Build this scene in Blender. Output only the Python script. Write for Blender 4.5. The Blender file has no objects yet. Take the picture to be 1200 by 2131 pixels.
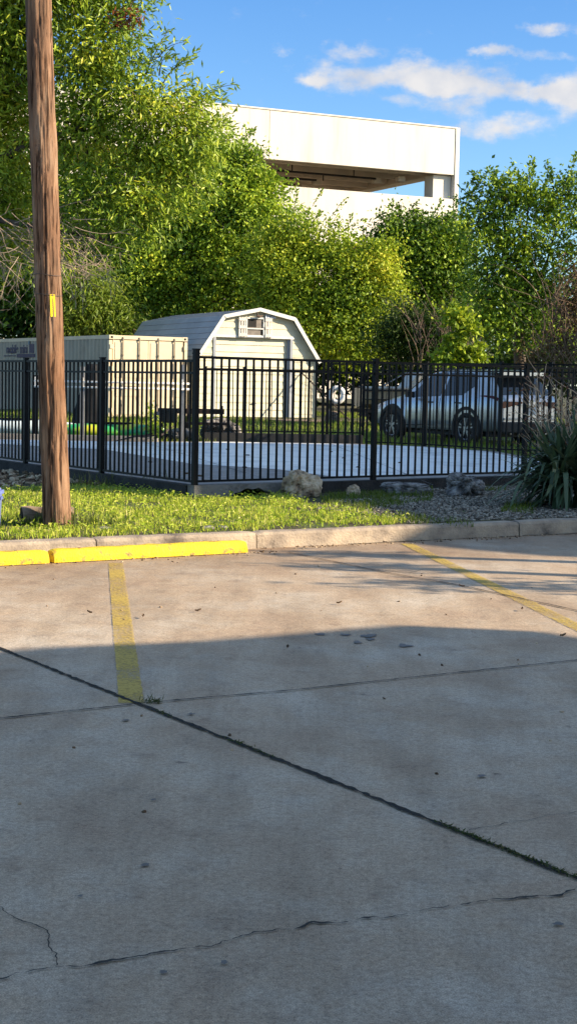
import bpy, bmesh, math, random
import numpy as np
from mathutils import Vector, Matrix, noise
random.seed(7); rng = np.random.default_rng(11)
R = math.radians
scene = bpy.context.scene
COL = scene.collection

# ------------------------------------------------------------------ camera
F = 3300.0; HZ = 797.0; ROLL = 0.0192; CAM_H = 1.5
CX, CY = 600.0, 1065.5
pitch = math.atan((CY - HZ) / F)
fw = Vector((0, math.cos(pitch), -math.sin(pitch)))
rt = Vector((1, 0, 0)); up = rt.cross(fw)
cR, sR = math.cos(ROLL), math.sin(ROLL)
cr = rt * cR + up * sR; cu = -rt * sR + up * cR
cam_d = bpy.data.cameras.new('camera'); cam = bpy.data.objects.new('camera', cam_d); COL.objects.link(cam)
m = Matrix((cr, cu, -fw)).transposed().to_4x4(); m.translation = Vector((0, 0, CAM_H)); cam.matrix_world = m
cam_d.sensor_fit = 'VERTICAL'; cam_d.sensor_height = 36; cam_d.lens = F / 2131 * 36
cam_d.clip_end = 3000; cam_d.clip_start = 0.1
scene.camera = cam

def ray(px, py):
    return fw + cr * ((px - CX) / F) - cu * ((py - CY) / F)
def P(px, py, z=0.0):            # a point of the ground at height z
    d = ray(px, py); t = (z - CAM_H) / d.z
    return Vector((d.x * t, d.y * t, z))
def Q(px, py, Y):                # a point at distance Y
    d = ray(px, py); t = Y / d.y
    return Vector((d.x * t, Y, CAM_H + d.z * t))
def mpp(Y): return Y / F

# ------------------------------------------------------------------ materials
def nt(mat): return mat.node_tree.nodes, mat.node_tree.links
def mat(name, a, b=None, rough=0.7, scale=4.0, bump=0.0, bscale=None, metal=0.0, stretch=(1, 1, 1), c=None, spec=0.3, detail=6, coat=0.0, lo=.35, hi=.65):
    """two (or three) tone procedural noise surface"""
    M = bpy.data.materials.new(name); M.use_nodes = True
    N, L = nt(M); bs = N['Principled BSDF']
    bs.inputs['Roughness'].default_value = rough; bs.inputs['Metallic'].default_value = metal
    bs.inputs['Specular IOR Level'].default_value = spec
    bs.inputs['Coat Weight'].default_value = coat
    if b is None: b = tuple(x * 0.8 for x in a)
    tc = N.new('ShaderNodeTexCoord'); mp = N.new('ShaderNodeMapping'); mp.inputs['Scale'].default_value = stretch
    L.new(tc.outputs['Object'], mp.inputs['Vector'])
    n1 = N.new('ShaderNodeTexNoise'); n1.inputs['Scale'].default_value = scale; n1.inputs['Detail'].default_value = detail; n1.inputs['Roughness'].default_value = .62
    L.new(mp.outputs['Vector'], n1.inputs['Vector'])
    rp = N.new('ShaderNodeValToRGB'); e = rp.color_ramp.elements
    e[0].position = lo; e[0].color = (*b, 1); e[1].position = hi; e[1].color = (*a, 1)
    if c is not None:
        x = rp.color_ramp.elements.new((lo + hi) / 2); x.color = (*c, 1)
    L.new(n1.outputs['Fac'], rp.inputs['Fac']); L.new(rp.outputs['Color'], bs.inputs['Base Color'])
    if bump:
        n2 = N.new('ShaderNodeTexNoise'); n2.inputs['Scale'].default_value = bscale or scale * 6; n2.inputs['Detail'].default_value = 5
        L.new(mp.outputs['Vector'], n2.inputs['Vector'])
        bp = N.new('ShaderNodeBump'); bp.inputs['Strength'].default_value = bump; bp.inputs['Distance'].default_value = .02
        L.new(n2.outputs['Fac'], bp.inputs['Height']); L.new(bp.outputs['Normal'], bs.inputs['Normal'])
    return M

def leaf_mat(name, cols, trans=.35, rough=.42, spec=.4):
    """colour by a per-leaf value; light passes through the blade"""
    M = bpy.data.materials.new(name); M.use_nodes = True
    N, L = nt(M); bs = N['Principled BSDF']; out = N['Material Output']
    at = N.new('ShaderNodeAttribute'); at.attribute_name = 'tone'
    rp = N.new('ShaderNodeValToRGB'); els = rp.color_ramp.elements
    els[0].position = 0; els[0].color = (*cols[0], 1); els[1].position = 1; els[1].color = (*cols[-1], 1)
    for i in range(1, len(cols) - 1):
        x = els.new(i / (len(cols) - 1)); x.color = (*cols[i], 1)
    L.new(at.outputs['Fac'], rp.inputs['Fac']); L.new(rp.outputs['Color'], bs.inputs['Base Color'])
    bs.inputs['Roughness'].default_value = rough; bs.inputs['Specular IOR Level'].default_value = spec
    tr = N.new('ShaderNodeBsdfTranslucent'); L.new(rp.outputs['Color'], tr.inputs['Color'])
    mx = N.new('ShaderNodeMixShader'); mx.inputs['Fac'].default_value = trans
    L.new(bs.outputs['BSDF'], mx.inputs[1]); L.new(tr.outputs['BSDF'], mx.inputs[2]); L.new(mx.outputs['Shader'], out.inputs['Surface'])
    return M

# ------------------------------------------------------------------ mesh helpers
class MB:
    def __init__(s): s.v = []; s.f = []
    def quad(s, *p):
        i = len(s.v); s.v += [tuple(x) for x in p]; s.f.append(tuple(range(i, i + len(p))))
    def box(s, c, size, ax=None):
        """box centred on c, axes ax (three vectors)"""
        c = Vector(c); ax = ax or (Vector((1, 0, 0)), Vector((0, 1, 0)), Vector((0, 0, 1)))
        h = [Vector(a) * (d / 2) for a, d in zip(ax, size)]; i = len(s.v)
        for sx in (-1, 1):
            for sy in (-1, 1):
                for sz in (-1, 1): s.v.append(tuple(c + h[0] * sx + h[1] * sy + h[2] * sz))
        for q in ((0, 1, 3, 2), (4, 6, 7, 5), (0, 4, 5, 1), (2, 3, 7, 6), (0, 2, 6, 4), (1, 5, 7, 3)): s.f.append(tuple(i + k for k in q))
    def prism(s, poly, vec):
        """planar polygon (3d points) extruded by vec"""
        vec = Vector(vec); n = len(poly); i = len(s.v)
        s.v += [tuple(p) for p in poly] + [tuple(Vector(p) + vec) for p in poly]
        s.f.append(tuple(i + k for k in range(n - 1, -1, -1))); s.f.append(tuple(i + n + k for k in range(n)))
        for k in range(n): s.f.append((i + k, i + (k + 1) % n, i + n + (k + 1) % n, i + n + k))
    def tube(s, pts, rad, n=8, cap=True):
        pts = [Vector(p) for p in pts]; rads = rad if isinstance(rad, (list, tuple)) else [rad] * len(pts)
        i0 = len(s.v); ref = None
        for k, p in enumerate(pts):
            t = (pts[min(k + 1, len(pts) - 1)] - pts[max(k - 1, 0)]).normalized()
            if ref is None: ref = Vector((0, 0, 1)) if abs(t.z) < .9 else Vector((1, 0, 0))
            a = t.cross(ref).normalized(); b = a.cross(t).normalized(); ref = b
            for j in range(n):
                w = 2 * math.pi * j / n; s.v.append(tuple(p + (a * math.cos(w) + b * math.sin(w)) * rads[k]))
        for k in range(len(pts) - 1):
            for j in range(n):
                q = (j + 1) % n; s.f.append((i0 + k * n + j, i0 + k * n + q, i0 + (k + 1) * n + q, i0 + (k + 1) * n + j))
        if cap:
            s.f.append(tuple(i0 + j for j in range(n - 1, -1, -1))); e = i0 + (len(pts) - 1) * n; s.f.append(tuple(e + j for j in range(n)))
    def grid(s, rows):
        i0 = len(s.v); n = len(rows[0])
        for r in rows: s.v += [tuple(p) for p in r]
        for a in range(len(rows) - 1):
            for b in range(n - 1): s.f.append((i0 + a * n + b, i0 + a * n + b + 1, i0 + (a + 1) * n + b + 1, i0 + (a + 1) * n + b))
    def build(s, name, material, parent=None, smooth=False, world=True, bevel=0.0):
        me = bpy.data.meshes.new(name)
        off = Vector(parent.location) if (parent is not None and world) else Vector((0, 0, 0))
        me.from_pydata([(v[0] - off.x, v[1] - off.y, v[2] - off.z) for v in s.v], [], s.f)
        bm = bmesh.new(); bm.from_mesh(me); bmesh.ops.recalc_face_normals(bm, faces=bm.faces)
        if bevel: bmesh.ops.bevel(bm, geom=list(bm.edges), offset=bevel, segments=2, affect='EDGES', profile=.6)
        bm.to_mesh(me); bm.free()
        if smooth: me.polygons.foreach_set('use_smooth', [True] * len(me.polygons))
        me.materials.append(material)
        o = bpy.data.objects.new(name, me); COL.objects.link(o)
        if parent is not None: o.parent = parent
        return o

def tag(o, label=None, cat=None, group=None, kind=None):
    for k, v in (('label', label), ('category', cat), ('group', group), ('kind', kind)):
        if v: o[k] = v
    return o
def empty(name, loc, label, cat, group=None, rz=0.0):
    o = bpy.data.objects.new(name, None); o.location = loc; o.rotation_euler = (0, 0, rz); COL.objects.link(o)
    o.empty_display_size = .2
    return tag(o, label, cat, group)
def raw_mesh(name, V, Fc, material, parent=None, tone=None, smooth=False):
    """numpy arrays: V (n,3) world, Fc (m,k) faces"""
    V = np.asarray(V, dtype=np.float32); Fc = np.asarray(Fc, dtype=np.int32); k = Fc.shape[1]
    if parent is not None: V = V - np.array(parent.location, dtype=np.float32)
    me = bpy.data.meshes.new(name); me.vertices.add(len(V)); me.vertices.foreach_set('co', V.ravel())
    me.loops.add(Fc.size); me.loops.foreach_set('vertex_index', Fc.ravel())
    me.polygons.add(len(Fc)); me.polygons.foreach_set('loop_start', np.arange(0, Fc.size, k, dtype=np.int32))
    me.polygons.foreach_set('loop_total', np.full(len(Fc), k, dtype=np.int32))
    if tone is not None:
        a = me.attributes.new('tone', 'FLOAT', 'POINT'); a.data.foreach_set('value', np.asarray(tone, dtype=np.float32))
    me.update(calc_edges=True); me.validate()
    if smooth: me.polygons.foreach_set('use_smooth', [True] * len(me.polygons))
    me.materials.append(material)
    o = bpy.data.objects.new(name, me); COL.objects.link(o)
    if parent is not None: o.parent = parent
    return o
def nrm(a): return a / np.maximum(np.linalg.norm(a, axis=1, keepdims=True), 1e-9)
def leaf_mesh(name, pos, d, n, ln, wd, material, parent, tone, bow=.2):
    d = nrm(d); s = nrm(np.cross(d, n)); n = np.cross(s, d); N_ = len(pos)
    ln = ln[:, None]; wd = wd[:, None]
    V = np.stack([pos, pos + d * ln * .45 + s * wd * .5 + n * wd * bow, pos + d * ln - n * ln * .08, pos + d * ln * .45 - s * wd * .5 + n * wd * bow], 1).reshape(-1, 3)
    b = np.arange(N_)[:, None] * 4
    Fc = np.concatenate([b + np.array([[0, 1, 2]]), b + np.array([[0, 2, 3]])], 1).reshape(-1, 3)
    return raw_mesh(name, V, Fc, material, parent, np.repeat(tone, 4))
#@@PART2
# ------------------------------------------------------------------ light and sky
SUN_EL, SUN_AZ = R(24.5), R(-10)      # azimuth measured from +X, negative = behind the camera's side plane
sun_dir = Vector((math.cos(SUN_EL) * math.cos(SUN_AZ), math.cos(SUN_EL) * math.sin(SUN_AZ), math.sin(SUN_EL)))
sd = bpy.data.lights.new('sun', 'SUN'); sd.energy = 4.5; sd.angle = R(.55); sd.color = (1, .83, .61)
so = bpy.data.objects.new('sun', sd); COL.objects.link(so); so.rotation_euler = sun_dir.to_track_quat('Z', 'Y').to_euler()
W = bpy.data.worlds.new('World'); scene.world = W; W.use_nodes = True
N, L = W.node_tree.nodes, W.node_tree.links
bg = N['Background']
sky = N.new('ShaderNodeTexSky'); sky.sky_type = 'NISHITA'; sky.sun_disc = False
sky.sun_elevation = SUN_EL; sky.sun_rotation = math.pi / 2 - SUN_AZ
sky.air_density = 1.0; sky.dust_density = .4; sky.ozone_density = 3.0
SKY_S = .12
tc = N.new('ShaderNodeTexCoord'); sp = N.new('ShaderNodeSeparateXYZ'); L.new(tc.outputs['Generated'], sp.inputs[0])
def mth(op, a, b=None, clamp=False):
    n = N.new('ShaderNodeMath'); n.operation = op; n.use_clamp = clamp
    for i, x in enumerate((a, b)):
        if x is None: continue
        if isinstance(x, (int, float)): n.inputs[i].default_value = x
        else: L.new(x, n.inputs[i])
    return n.outputs[0]
yy = mth('MAXIMUM', sp.outputs['Y'], .05)
uu = mth('DIVIDE', sp.outputs['X'], yy); vv = mth('DIVIDE', sp.outputs['Z'], yy)
cb = N.new('ShaderNodeCombineXYZ'); L.new(uu, cb.inputs[0]); L.new(vv, cb.inputs[1])
wn = N.new('ShaderNodeTexNoise'); wn.inputs['Scale'].default_value = 15; wn.inputs['Detail'].default_value = 7; wn.inputs['Roughness'].default_value = .62; L.new(cb.outputs[0], wn.inputs['Vector'])
wv = N.new('ShaderNodeVectorMath'); wv.operation = 'SUBTRACT'; L.new(wn.outputs['Color'], wv.inputs[0]); wv.inputs[1].default_value = (.5, .5, .5)
ws = N.new('ShaderNodeVectorMath'); ws.operation = 'MULTIPLY'; L.new(wv.outputs[0], ws.inputs[0]); ws.inputs[1].default_value = (.062, .034, 0)
wp = N.new('ShaderNodeVectorMath'); wp.operation = 'ADD'; L.new(cb.outputs[0], wp.inputs[0]); L.new(ws.outputs[0], wp.inputs[1])
blobs = [(690, 168, 85, 30, .85), (705, 118, 50, 15, .72), (635, 176, 45, 13, .6), (860, 160, 105, 36, 1.1), (945, 185, 110, 30, .85), (1030, 205, 80, 20, .5), (830, 220, 70, 15, .62),
         (1165, 218, 75, 42, 1.25), (1100, 205, 45, 18, .5), (1000, 268, 115, 25, .8), (950, 228, 40, 15, .5), (1195, 72, 50, 22, 1.0), (1080, 72, 48, 15, .85), (1010, 126, 36, 11, .75), (1195, 155, 40, 18, .8), (1100, 130, 70, 13, .5),
         (570, 105, 34, 8, .42), (1500, 190, 260, 50, .9), (-300, 260, 260, 60, .6)]
dens = None
for px, py, rx, ry, amp in blobs:
    c = ((px - CX) / F, (HZ + ROLL * (px - CX) - py) / F)
    s1 = N.new('ShaderNodeVectorMath'); s1.operation = 'SUBTRACT'; L.new(wp.outputs[0], s1.inputs[0]); s1.inputs[1].default_value = (c[0], c[1], 0)
    s2 = N.new('ShaderNodeVectorMath'); s2.operation = 'MULTIPLY'; L.new(s1.outputs[0], s2.inputs[0]); s2.inputs[1].default_value = (F / rx, F / ry, 0)
    ln = N.new('ShaderNodeVectorMath'); ln.operation = 'LENGTH'; L.new(s2.outputs[0], ln.inputs[0])
    mr = N.new('ShaderNodeMapRange'); mr.interpolation_type = 'SMOOTHERSTEP'
    mr.inputs['From Min'].default_value = 1.75; mr.inputs['From Max'].default_value = 0; mr.inputs['To Min'].default_value = 0; mr.inputs['To Max'].default_value = amp
    L.new(ln.outputs['Value'], mr.inputs['Value'])
    dens = mr.outputs[0] if dens is None else mth('ADD', dens, mr.outputs[0])
fn = N.new('ShaderNodeTexNoise'); fn.inputs['Scale'].default_value = 60; fn.inputs['Detail'].default_value = 7; fn.inputs['Roughness'].default_value = .6
mpv = N.new('ShaderNodeMapping'); mpv.inputs['Scale'].default_value = (1, 1.8, 1); L.new(cb.outputs[0], mpv.inputs[0]); L.new(mpv.outputs[0], fn.inputs['Vector'])
ds_ = N.new('ShaderNodeMapRange'); ds_.interpolation_type = 'SMOOTHSTEP'; ds_.inputs['From Min'].default_value = .12; ds_.inputs['From Max'].default_value = 1.15; L.new(mth('ADD', dens, mth('MULTIPLY', mth('SUBTRACT', fn.outputs['Fac'], .5), 1.5)), ds_.inputs['Value']); dn = ds_.outputs[0]
front = mth('GREATER_THAN', sp.outputs['Y'], .06)
cf = mth('MULTIPLY', mth('MULTIPLY', dn, .95, True), front)
skm = N.new('ShaderNodeMixRGB'); skm.blend_type = 'MULTIPLY'; skm.inputs['Fac'].default_value = 1; L.new(sky.outputs[0], skm.inputs[1]); gr_ = N.new('ShaderNodeValToRGB'); e = gr_.color_ramp.elements; e[0].position = .0; e[0].color = (.072, .082, .090, 1); e[1].position = .75; e[1].color = (.150, .136, .118, 1); x_ = e.new(.24); x_.color = (.041, .063, .086, 1); x_ = e.new(.45); x_.color = (.115, .112, .108, 1); L.new(sp.outputs['Z'], gr_.inputs[0]); L.new(gr_.outputs[0], skm.inputs[2])
cm = N.new('ShaderNodeMixRGB'); L.new(cf, cm.inputs['Fac']); L.new(skm.outputs[0], cm.inputs[1])
cn = N.new('ShaderNodeTexNoise'); cn.inputs['Scale'].default_value = 34; cn.inputs['Detail'].default_value = 4; L.new(cb.outputs[0], cn.inputs['Vector'])
cr_ = N.new('ShaderNodeValToRGB'); cr_.color_ramp.elements[0].position = .35; cr_.color_ramp.elements[0].color = (.26, .275, .31, 1); cr_.color_ramp.elements[1].position = .62; cr_.color_ramp.elements[1].color = (.36, .35, .345, 1)
L.new(cn.outputs['Fac'], cr_.inputs['Fac']); L.new(cr_.outputs['Color'], cm.inputs[2])
L.new(cm.outputs[0], bg.inputs['Color']); bg.inputs['Strength'].default_value = 1.0
scene.view_settings.view_transform = 'Standard'; scene.view_settings.look = 'None'; scene.view_settings.exposure = 1.3; scene.view_settings.gamma = 1
scene.cycles.max_bounces = 6; scene.cycles.transparent_max_bounces = 8; scene.cycles.use_denoising = True

# ------------------------------------------------------------------ the setting
KD = Vector((.84, .543, 0)).normalized(); KN = Vector((-KD.y, KD.x, 0)); K1 = Vector((-.26, 14.3, 0))     # kerb line, direction and the way behind it
def kd(x, y): return (Vector((x, y, 0)) - K1).dot(KN)
def gz(x, y):                      # height of the ground behind the kerb
    d = kd(x, y); z = .14 + .006 * max(0, min(d, 4))
    if d < .25: z = .12
    t = max(0, min(1, (y - 29.5) / 4)); z += (.22 - z) * t
    t = max(0, min(1, (y - 38) / 12)); z += .19 * t
    return z
def lot_material():
    M = bpy.data.materials.new('worn_concrete_paving'); M.use_nodes = True
    N, L = nt(M); bs = N['Principled BSDF']; bs.inputs['Roughness'].default_value = .8; bs.inputs['Specular IOR Level'].default_value = .25
    tc = N.new('ShaderNodeTexCoord')
    def nz(scale, det=5, rough=.6, st=(1, 1, 1), rot=0):
        mp = N.new('ShaderNodeMapping'); mp.inputs['Scale'].default_value = st; mp.inputs['Rotation'].default_value = (0, 0, rot); L.new(tc.outputs['Object'], mp.inputs[0])
        n = N.new('ShaderNodeTexNoise'); n.inputs['Scale'].default_value = scale; n.inputs['Detail'].default_value = det; n.inputs['Roughness'].default_value = rough
        L.new(mp.outputs[0], n.inputs['Vector']); return n.outputs['Fac']
    def ramp(f, els):
        r = N.new('ShaderNodeValToRGB'); e = r.color_ramp.elements
        e[0].position, e[0].color = els[0][0], (*els[0][1], 1); e[1].position, e[1].color = els[-1][0], (*els[-1][1], 1)
        for p, c in els[1:-1]: x = e.new(p); x.color = (*c, 1)
        L.new(f, r.inputs[0]); return r.outputs[0]
    def mix(kind, fac, a, b):
        n = N.new('ShaderNodeMixRGB'); n.blend_type = kind
        if isinstance(fac, float): n.inputs[0].default_value = fac
        else: L.new(fac, n.inputs[0])
        L.new(a, n.inputs[1]); L.new(b, n.inputs[2]); return n.outputs[0]
    base = ramp(nz(1.3, 8, .68, (1, .8, 1), R(33)), [(.33, (.375, .275, .188)), (.47, (.435, .336, .236)), (.57, (.465, .38, .284)), (.70, (.535, .465, .372))])
    streak = ramp(nz(1.0, 6, .6, (3.2, .45, 1), R(-31)), [(.36, (.78, .765, .75)), (.58, (1.04, 1.04, 1.04))])
    c1 = mix('MULTIPLY', .8, base, streak)
    blot = ramp(nz(4.5, 6, .7), [(.30, (.68, .66, .66)), (.46, (1, 1, 1)), (.7, (1.0, .99, .97))])
    c2 = mix('MULTIPLY', .75, c1, blot)
    speck = ramp(nz(75, 4, .8), [(.34, (.42, .40, .38)), (.5, (1, 1, 1)), (.66, (1.35, 1.33, 1.3))])
    c3 = mix('MULTIPLY', .55, c2, speck)
    grain = ramp(nz(230, 2, .6), [(.32, (.5, .49, .48)), (.5, (1, 1, 1)), (.68, (1.4, 1.39, 1.37))])
    c3 = mix('MULTIPLY', .8, c3, grain)
    speck2 = ramp(nz(38, 4, .7), [(.33, (.72, .70, .68)), (.52, (1, 1, 1)), (.7, (1.12, 1.12, 1.12))])
    c4 = mix('MULTIPLY', .8, c3, speck2)
    dark = ramp(nz(9, 3, .5), [(.235, (.35, .34, .34)), (.275, (1, 1, 1))])
    c5 = mix('MULTIPLY', .7, c4, dark)
    # dirt washed down to the kerb, and tyre-worn streaks in the bays
    geo = N.new('ShaderNodeVectorMath'); geo.operation = 'DOT_PRODUCT'; sb_ = N.new('ShaderNodeVectorMath'); sb_.operation = 'SUBTRACT'; L.new(tc.outputs['Object'], sb_.inputs[0]); sb_.inputs[1].default_value = K1; L.new(sb_.outputs[0], geo.inputs[0]); geo.inputs[1].default_value = KN
    wob = N.new('ShaderNodeMath'); wob.operation = 'MULTIPLY_ADD'; L.new(nz(1.6, 5, .65, (.6, 1.6, 1), R(33)), wob.inputs[0]); wob.inputs[1].default_value = 3.4; L.new(geo.outputs['Value'], wob.inputs[2])
    mr_ = N.new('ShaderNodeMapRange'); mr_.interpolation_type = 'SMOOTHSTEP'; mr_.inputs['From Min'].default_value = -1.0; mr_.inputs['From Max'].default_value = 1.4; mr_.inputs['To Max'].default_value = .75; L.new(wob.outputs[0], mr_.inputs['Value'])
    dc = N.new('ShaderNodeRGB'); dc.outputs[0].default_value = (.72, .66, .61, 1)
    c6 = mix('MULTIPLY', mr_.outputs[0], c5, dc.outputs[0])
    L.new(c6, bs.inputs['Base Color'])
    bp = N.new('ShaderNodeBump'); bp.inputs['Strength'].default_value = .55; bp.inputs['Distance'].default_value = .006
    L.new(nz(70, 6, .7), bp.inputs['Height'])
    bp2 = N.new('ShaderNodeBump'); bp2.inputs['Strength'].default_value = .35; bp2.inputs['Distance'].default_value = .03; L.new(nz(5, 4), bp2.inputs['Height']); L.new(bp.outputs[0], bp2.inputs['Normal'])
    L.new(bp2.outputs[0], bs.inputs['Normal'])
    return M
M_lot = lot_material()
b = MB(); b.quad((-150, -120, 0), (150, -120, 0), (150, 130, 0), (-150, 130, 0)); tag(b.build('parking_lot', M_lot), kind='structure')

# ground behind the kerb, one sheet to the horizon
M_soil = mat("soil_and_turf", (.085, .11, .03), (.05, .036, .024), .95, 1.6, .6, 30, c=(.065, .06, .028))
ss = sorted(set([-900, -400, -200, -100, -60, -40, -25] + [x * .8 for x in range(-25, 60)] + [60, 80, 120, 250, 500, 900]))
ds = sorted(set([.17, .3, .6, 1, 1.5, 2, 3, 4, 5, 7, 9] + list(range(10, 60, 2)) + [70, 100, 200, 400, 900]))
rows = []
for d in ds:
    r_ = []
    for s in ss:
        p = K1 + KD * s + KN * d; z = gz(p.x, p.y) + (.012 * noise.noise(p * 1.7) if .2 < d < 40 else 0)
        r_.append((p.x, p.y, z))
    rows.append(r_)
b = MB(); b.grid(rows); tag(b.build('yard_ground', M_soil, smooth=True), kind='structure')

# kerb: cast lengths, one broken end
M_kerb = mat('kerb_concrete', (.40, .325, .24), (.10, .082, .068), .85, 3.2, .5, 45, stretch=(1, 1, 1.2), c=(.27, .22, .17), lo=.3, hi=.62)
def kerb_piece(s0, s1, seed):
    b = MB(); n = max(3, int((s1 - s0) / .07)); rows = []
    prof = [(0, -.06), (0, .0), (.004, .06), (.008, .12), (.022, .143), (.05, .15), (.11, .151), (.155, .15), (.165, .1), (.165, -.06)]
    for i in range(n + 1):
        s = s0 + (s1 - s0) * i / n; e = min(s - s0, s1 - s) ; rr = []
        for (o, z) in prof:
            p = K1 + KD * s + KN * o
            w = noise.noise(Vector((s * 6, o * 30, z * 20 + seed))) * .006 + noise.noise(Vector((s * 1.3, 5, seed))) * .006
            k = max(0, 1 - e / (.012 if seed != 36.5 else .05)) * (.005 if seed != 36.5 else .012)
            rr.append((p.x + KN.x * (w + k * (1 if o < .08 else -1)), p.y + KN.y * (w + k * (1 if o < .08 else -1)), z + (w * .8 - k if z > .13 else 0)))
        rows.append(rr)
    b.grid(rows); b.f.append(tuple(range(len(prof)))); e0 = n * len(prof); b.f.append(tuple(e0 + k for k in range(len(prof) - 1, -1, -1)))
    return tag(b.build('kerb', M_kerb, smooth=False), kind='structure')
cuts = [-12, -9, -6, -3.05, -1.62, -.02, 3.1, 6.1, 9.2, 12.2, 16]
for i in range(len(cuts) - 1): kerb_piece(cuts[i] + .006, cuts[i + 1] - .006, i * 7.3)
b = MB()
b.box(K1 + KD * 2 + KN * .1 + Vector((0, 0, .015)), (28, .09, .14), (KD, KN, Vector((0, 0, 1))))
tag(b.build('kerb_bed', mat('kerb_bed_soil', (.05, .04, .03), rough=1)), kind='structure')

_foot = [K1 + KD * s - KN * .004 for s in (1.0, 3, 6, 9)]
# painted stall lines, joints, cracks, spots
def paint_mat():
    M = bpy.data.materials.new('worn_yellow_paint'); M.use_nodes = True
    N, L = nt(M); bs = N['Principled BSDF']; bs.inputs['Roughness'].default_value = .75; out = N['Material Output']
    tc = N.new('ShaderNodeTexCoord')
    n = N.new('ShaderNodeTexNoise'); n.inputs['Scale'].default_value = 45; n.inputs['Detail'].default_value = 6; n.inputs['Roughness'].default_value = .75; L.new(tc.outputs['Object'], n.inputs['Vector'])
    n3 = N.new('ShaderNodeTexNoise'); n3.inputs['Scale'].default_value = 1.6; n3.inputs['Detail'].default_value = 3; L.new(tc.outputs['Object'], n3.inputs['Vector'])
    ad = N.new('ShaderNodeMath'); ad.operation = 'MULTIPLY_ADD'; L.new(n3.outputs[0], ad.inputs[0]); ad.inputs[1].default_value = .55; L.new(n.outputs[0], ad.inputs[2])
    r = N.new('ShaderNodeValToRGB'); r.color_ramp.elements[0].position = .66; r.color_ramp.elements[1].position = .86
    r.color_ramp.elements[0].color = (.12, .12, .12, 1); r.color_ramp.elements[1].color = (.93, .93, .93, 1)
    L.new(ad.outputs[0], r.inputs[0])
    c = N.new('ShaderNodeValToRGB'); c.color_ramp.elements[0].color = (.40, .27, .045, 1); c.color_ramp.elements[1].color = (.56, .40, .075, 1); L.new(n.outputs[0], c.inputs[0]); L.new(c.outputs[0], bs.inputs['Base Color'])
    tr = N.new('ShaderNodeBsdfTransparent'); mx = N.new('ShaderNodeMixShader')
    L.new(r.outputs[0], mx.inputs[0]); L.new(tr.outputs[0], mx.inputs[1]); L.new(bs.outputs[0], mx.inputs[2]); L.new(mx.outputs[0], out.inputs[0]); return M
M_paint = paint_mat()
def strip(name, pts, w, z, material, jit=0.0, step=.04, seed=0, wfun=None):
    pts = [Vector((p[0], p[1], 0)) for p in pts]; dense = []
    for a, c in zip(pts[:-1], pts[1:]):
        n = max(1, int((c - a).length / step))
        dense += [a.lerp(c, i / n) for i in range(n)]
    dense.append(pts[-1]); b = MB(); rows = []
    for i, p in enumerate(dense):
        t = (dense[min(i + 1, len(dense) - 1)] - dense[max(i - 1, 0)]).normalized(); n = Vector((-t.y, t.x, 0))
        ww = w * (wfun(i / max(1, len(dense) - 1), p) if wfun else 1)
        if 'crack' in name: p = p + n * (.016 * noise.noise(Vector((p.x * 9, p.y * 9, seed + 3))) + .008 * noise.noise(Vector((p.x * 40, p.y * 40, seed + 5))))
        j1 = jit * noise.noise(Vector((p.x * 23, p.y * 23, seed))); j2 = jit * noise.noise(Vector((p.x * 23, p.y * 23, seed + 9)))
        rows.append([p + n * (ww / 2 + j1) + Vector((0, 0, z)), p - n * (ww / 2 + j2) + Vector((0, 0, z))])
    b.grid(rows); return tag(b.build(name, material), kind='structure')
strip('stall_line', [P(241, 1172), P(252, 1270), P(274, 1464)], .118, .004, M_paint, .006, seed=1)
strip('stall_line', [P(846, 1132), P(1200, 1306), Vector((2.2, 7.6, 0))], .12, .004, M_paint, .008, seed=2)
strip('stall_line', [P(846, 1132) + Vector((2.75, 1.75, 0)), P(1200, 1306) + Vector((2.75, 1.75, 0))], .12, .004, M_paint, .008, seed=2)
M_joint = mat('joint_filler', (.03, .029, .026), (.012, .012, .012), 1, 25, .8, 80)
M_crack = mat('crack_dark', (.05, .045, .04), (.02, .018, .016), 1, 25)
A0, A1 = P(0, 1350), P(1200, 1831); dA = (A1 - A0).normalized()
jd = lambda q, p: .75 + .7 * abs(noise.noise(p * 3)) + .5 * max(0, noise.noise(p * 11))
strip('pavement_joint', [A0 - dA * 12, A0, P(300, 1471), A1, A1 + dA * 6], .027, .006, M_joint, .014, .02, 3, jd)
_db = (P(1175, 1378) - P(0, 1497)).normalized()
strip('pavement_joint', [P(0, 1497) - _db * 9, P(0, 1497), P(250, 1471), P(310, 1464), P(600, 1439), P(900, 1407), P(1175, 1378), P(1175, 1378) + _db * 9], .013, .007, M_joint, .009, .015, 4, jd)
strip('kerb_foot_strip', _foot, .022, .0045, M_joint, .012, .03, 12, lambda q, p: .5 + 1.2 * abs(noise.noise(p * 4)))  # dark strip along the right part of the kerb's foot
strip('pavement_joint', [P(600, 1150), P(800, 1192), P(960, 1220), P(1200, 1272), P(1500, 1338)], .016, .007, M_joint, .005, .03, 5, jd)
strip('pavement_crack', [P(x, y) for x, y in ((-60, 2050), (0, 2040), (32, 2030), (60, 2026), (120, 2012), (165, 2010), (240, 2000), (300, 1990), (390, 1975), (440, 1972), (460, 1962), (520, 1950), (580, 1936), (622, 1931), (650, 1922), (700, 1922), (740, 1915), (800, 1912), (850, 1900), (905, 1892), (960, 1884), (1030, 1874), (1060, 1874), (1120, 1868), (1165, 1866), (1198, 1852), (1240, 1850))], .010, .005, M_crack, .007, .006, 6, lambda q, p: .32 + 1.3 * max(0, noise.noise(p * 6)) + 1.3 * max(0, noise.noise(p * 31)))
strip('pavement_crack', [P(x, y) for x, y in ((120, 2012), (118, 1985), (106, 1962), (96, 1940), (80, 1926), (50, 1920), (20, 1908), (4, 1886))], .005, .005, M_crack, .002, .01, 7, lambda q, p: .6 + 1.0 * max(0, noise.noise(p * 14)))
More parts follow.
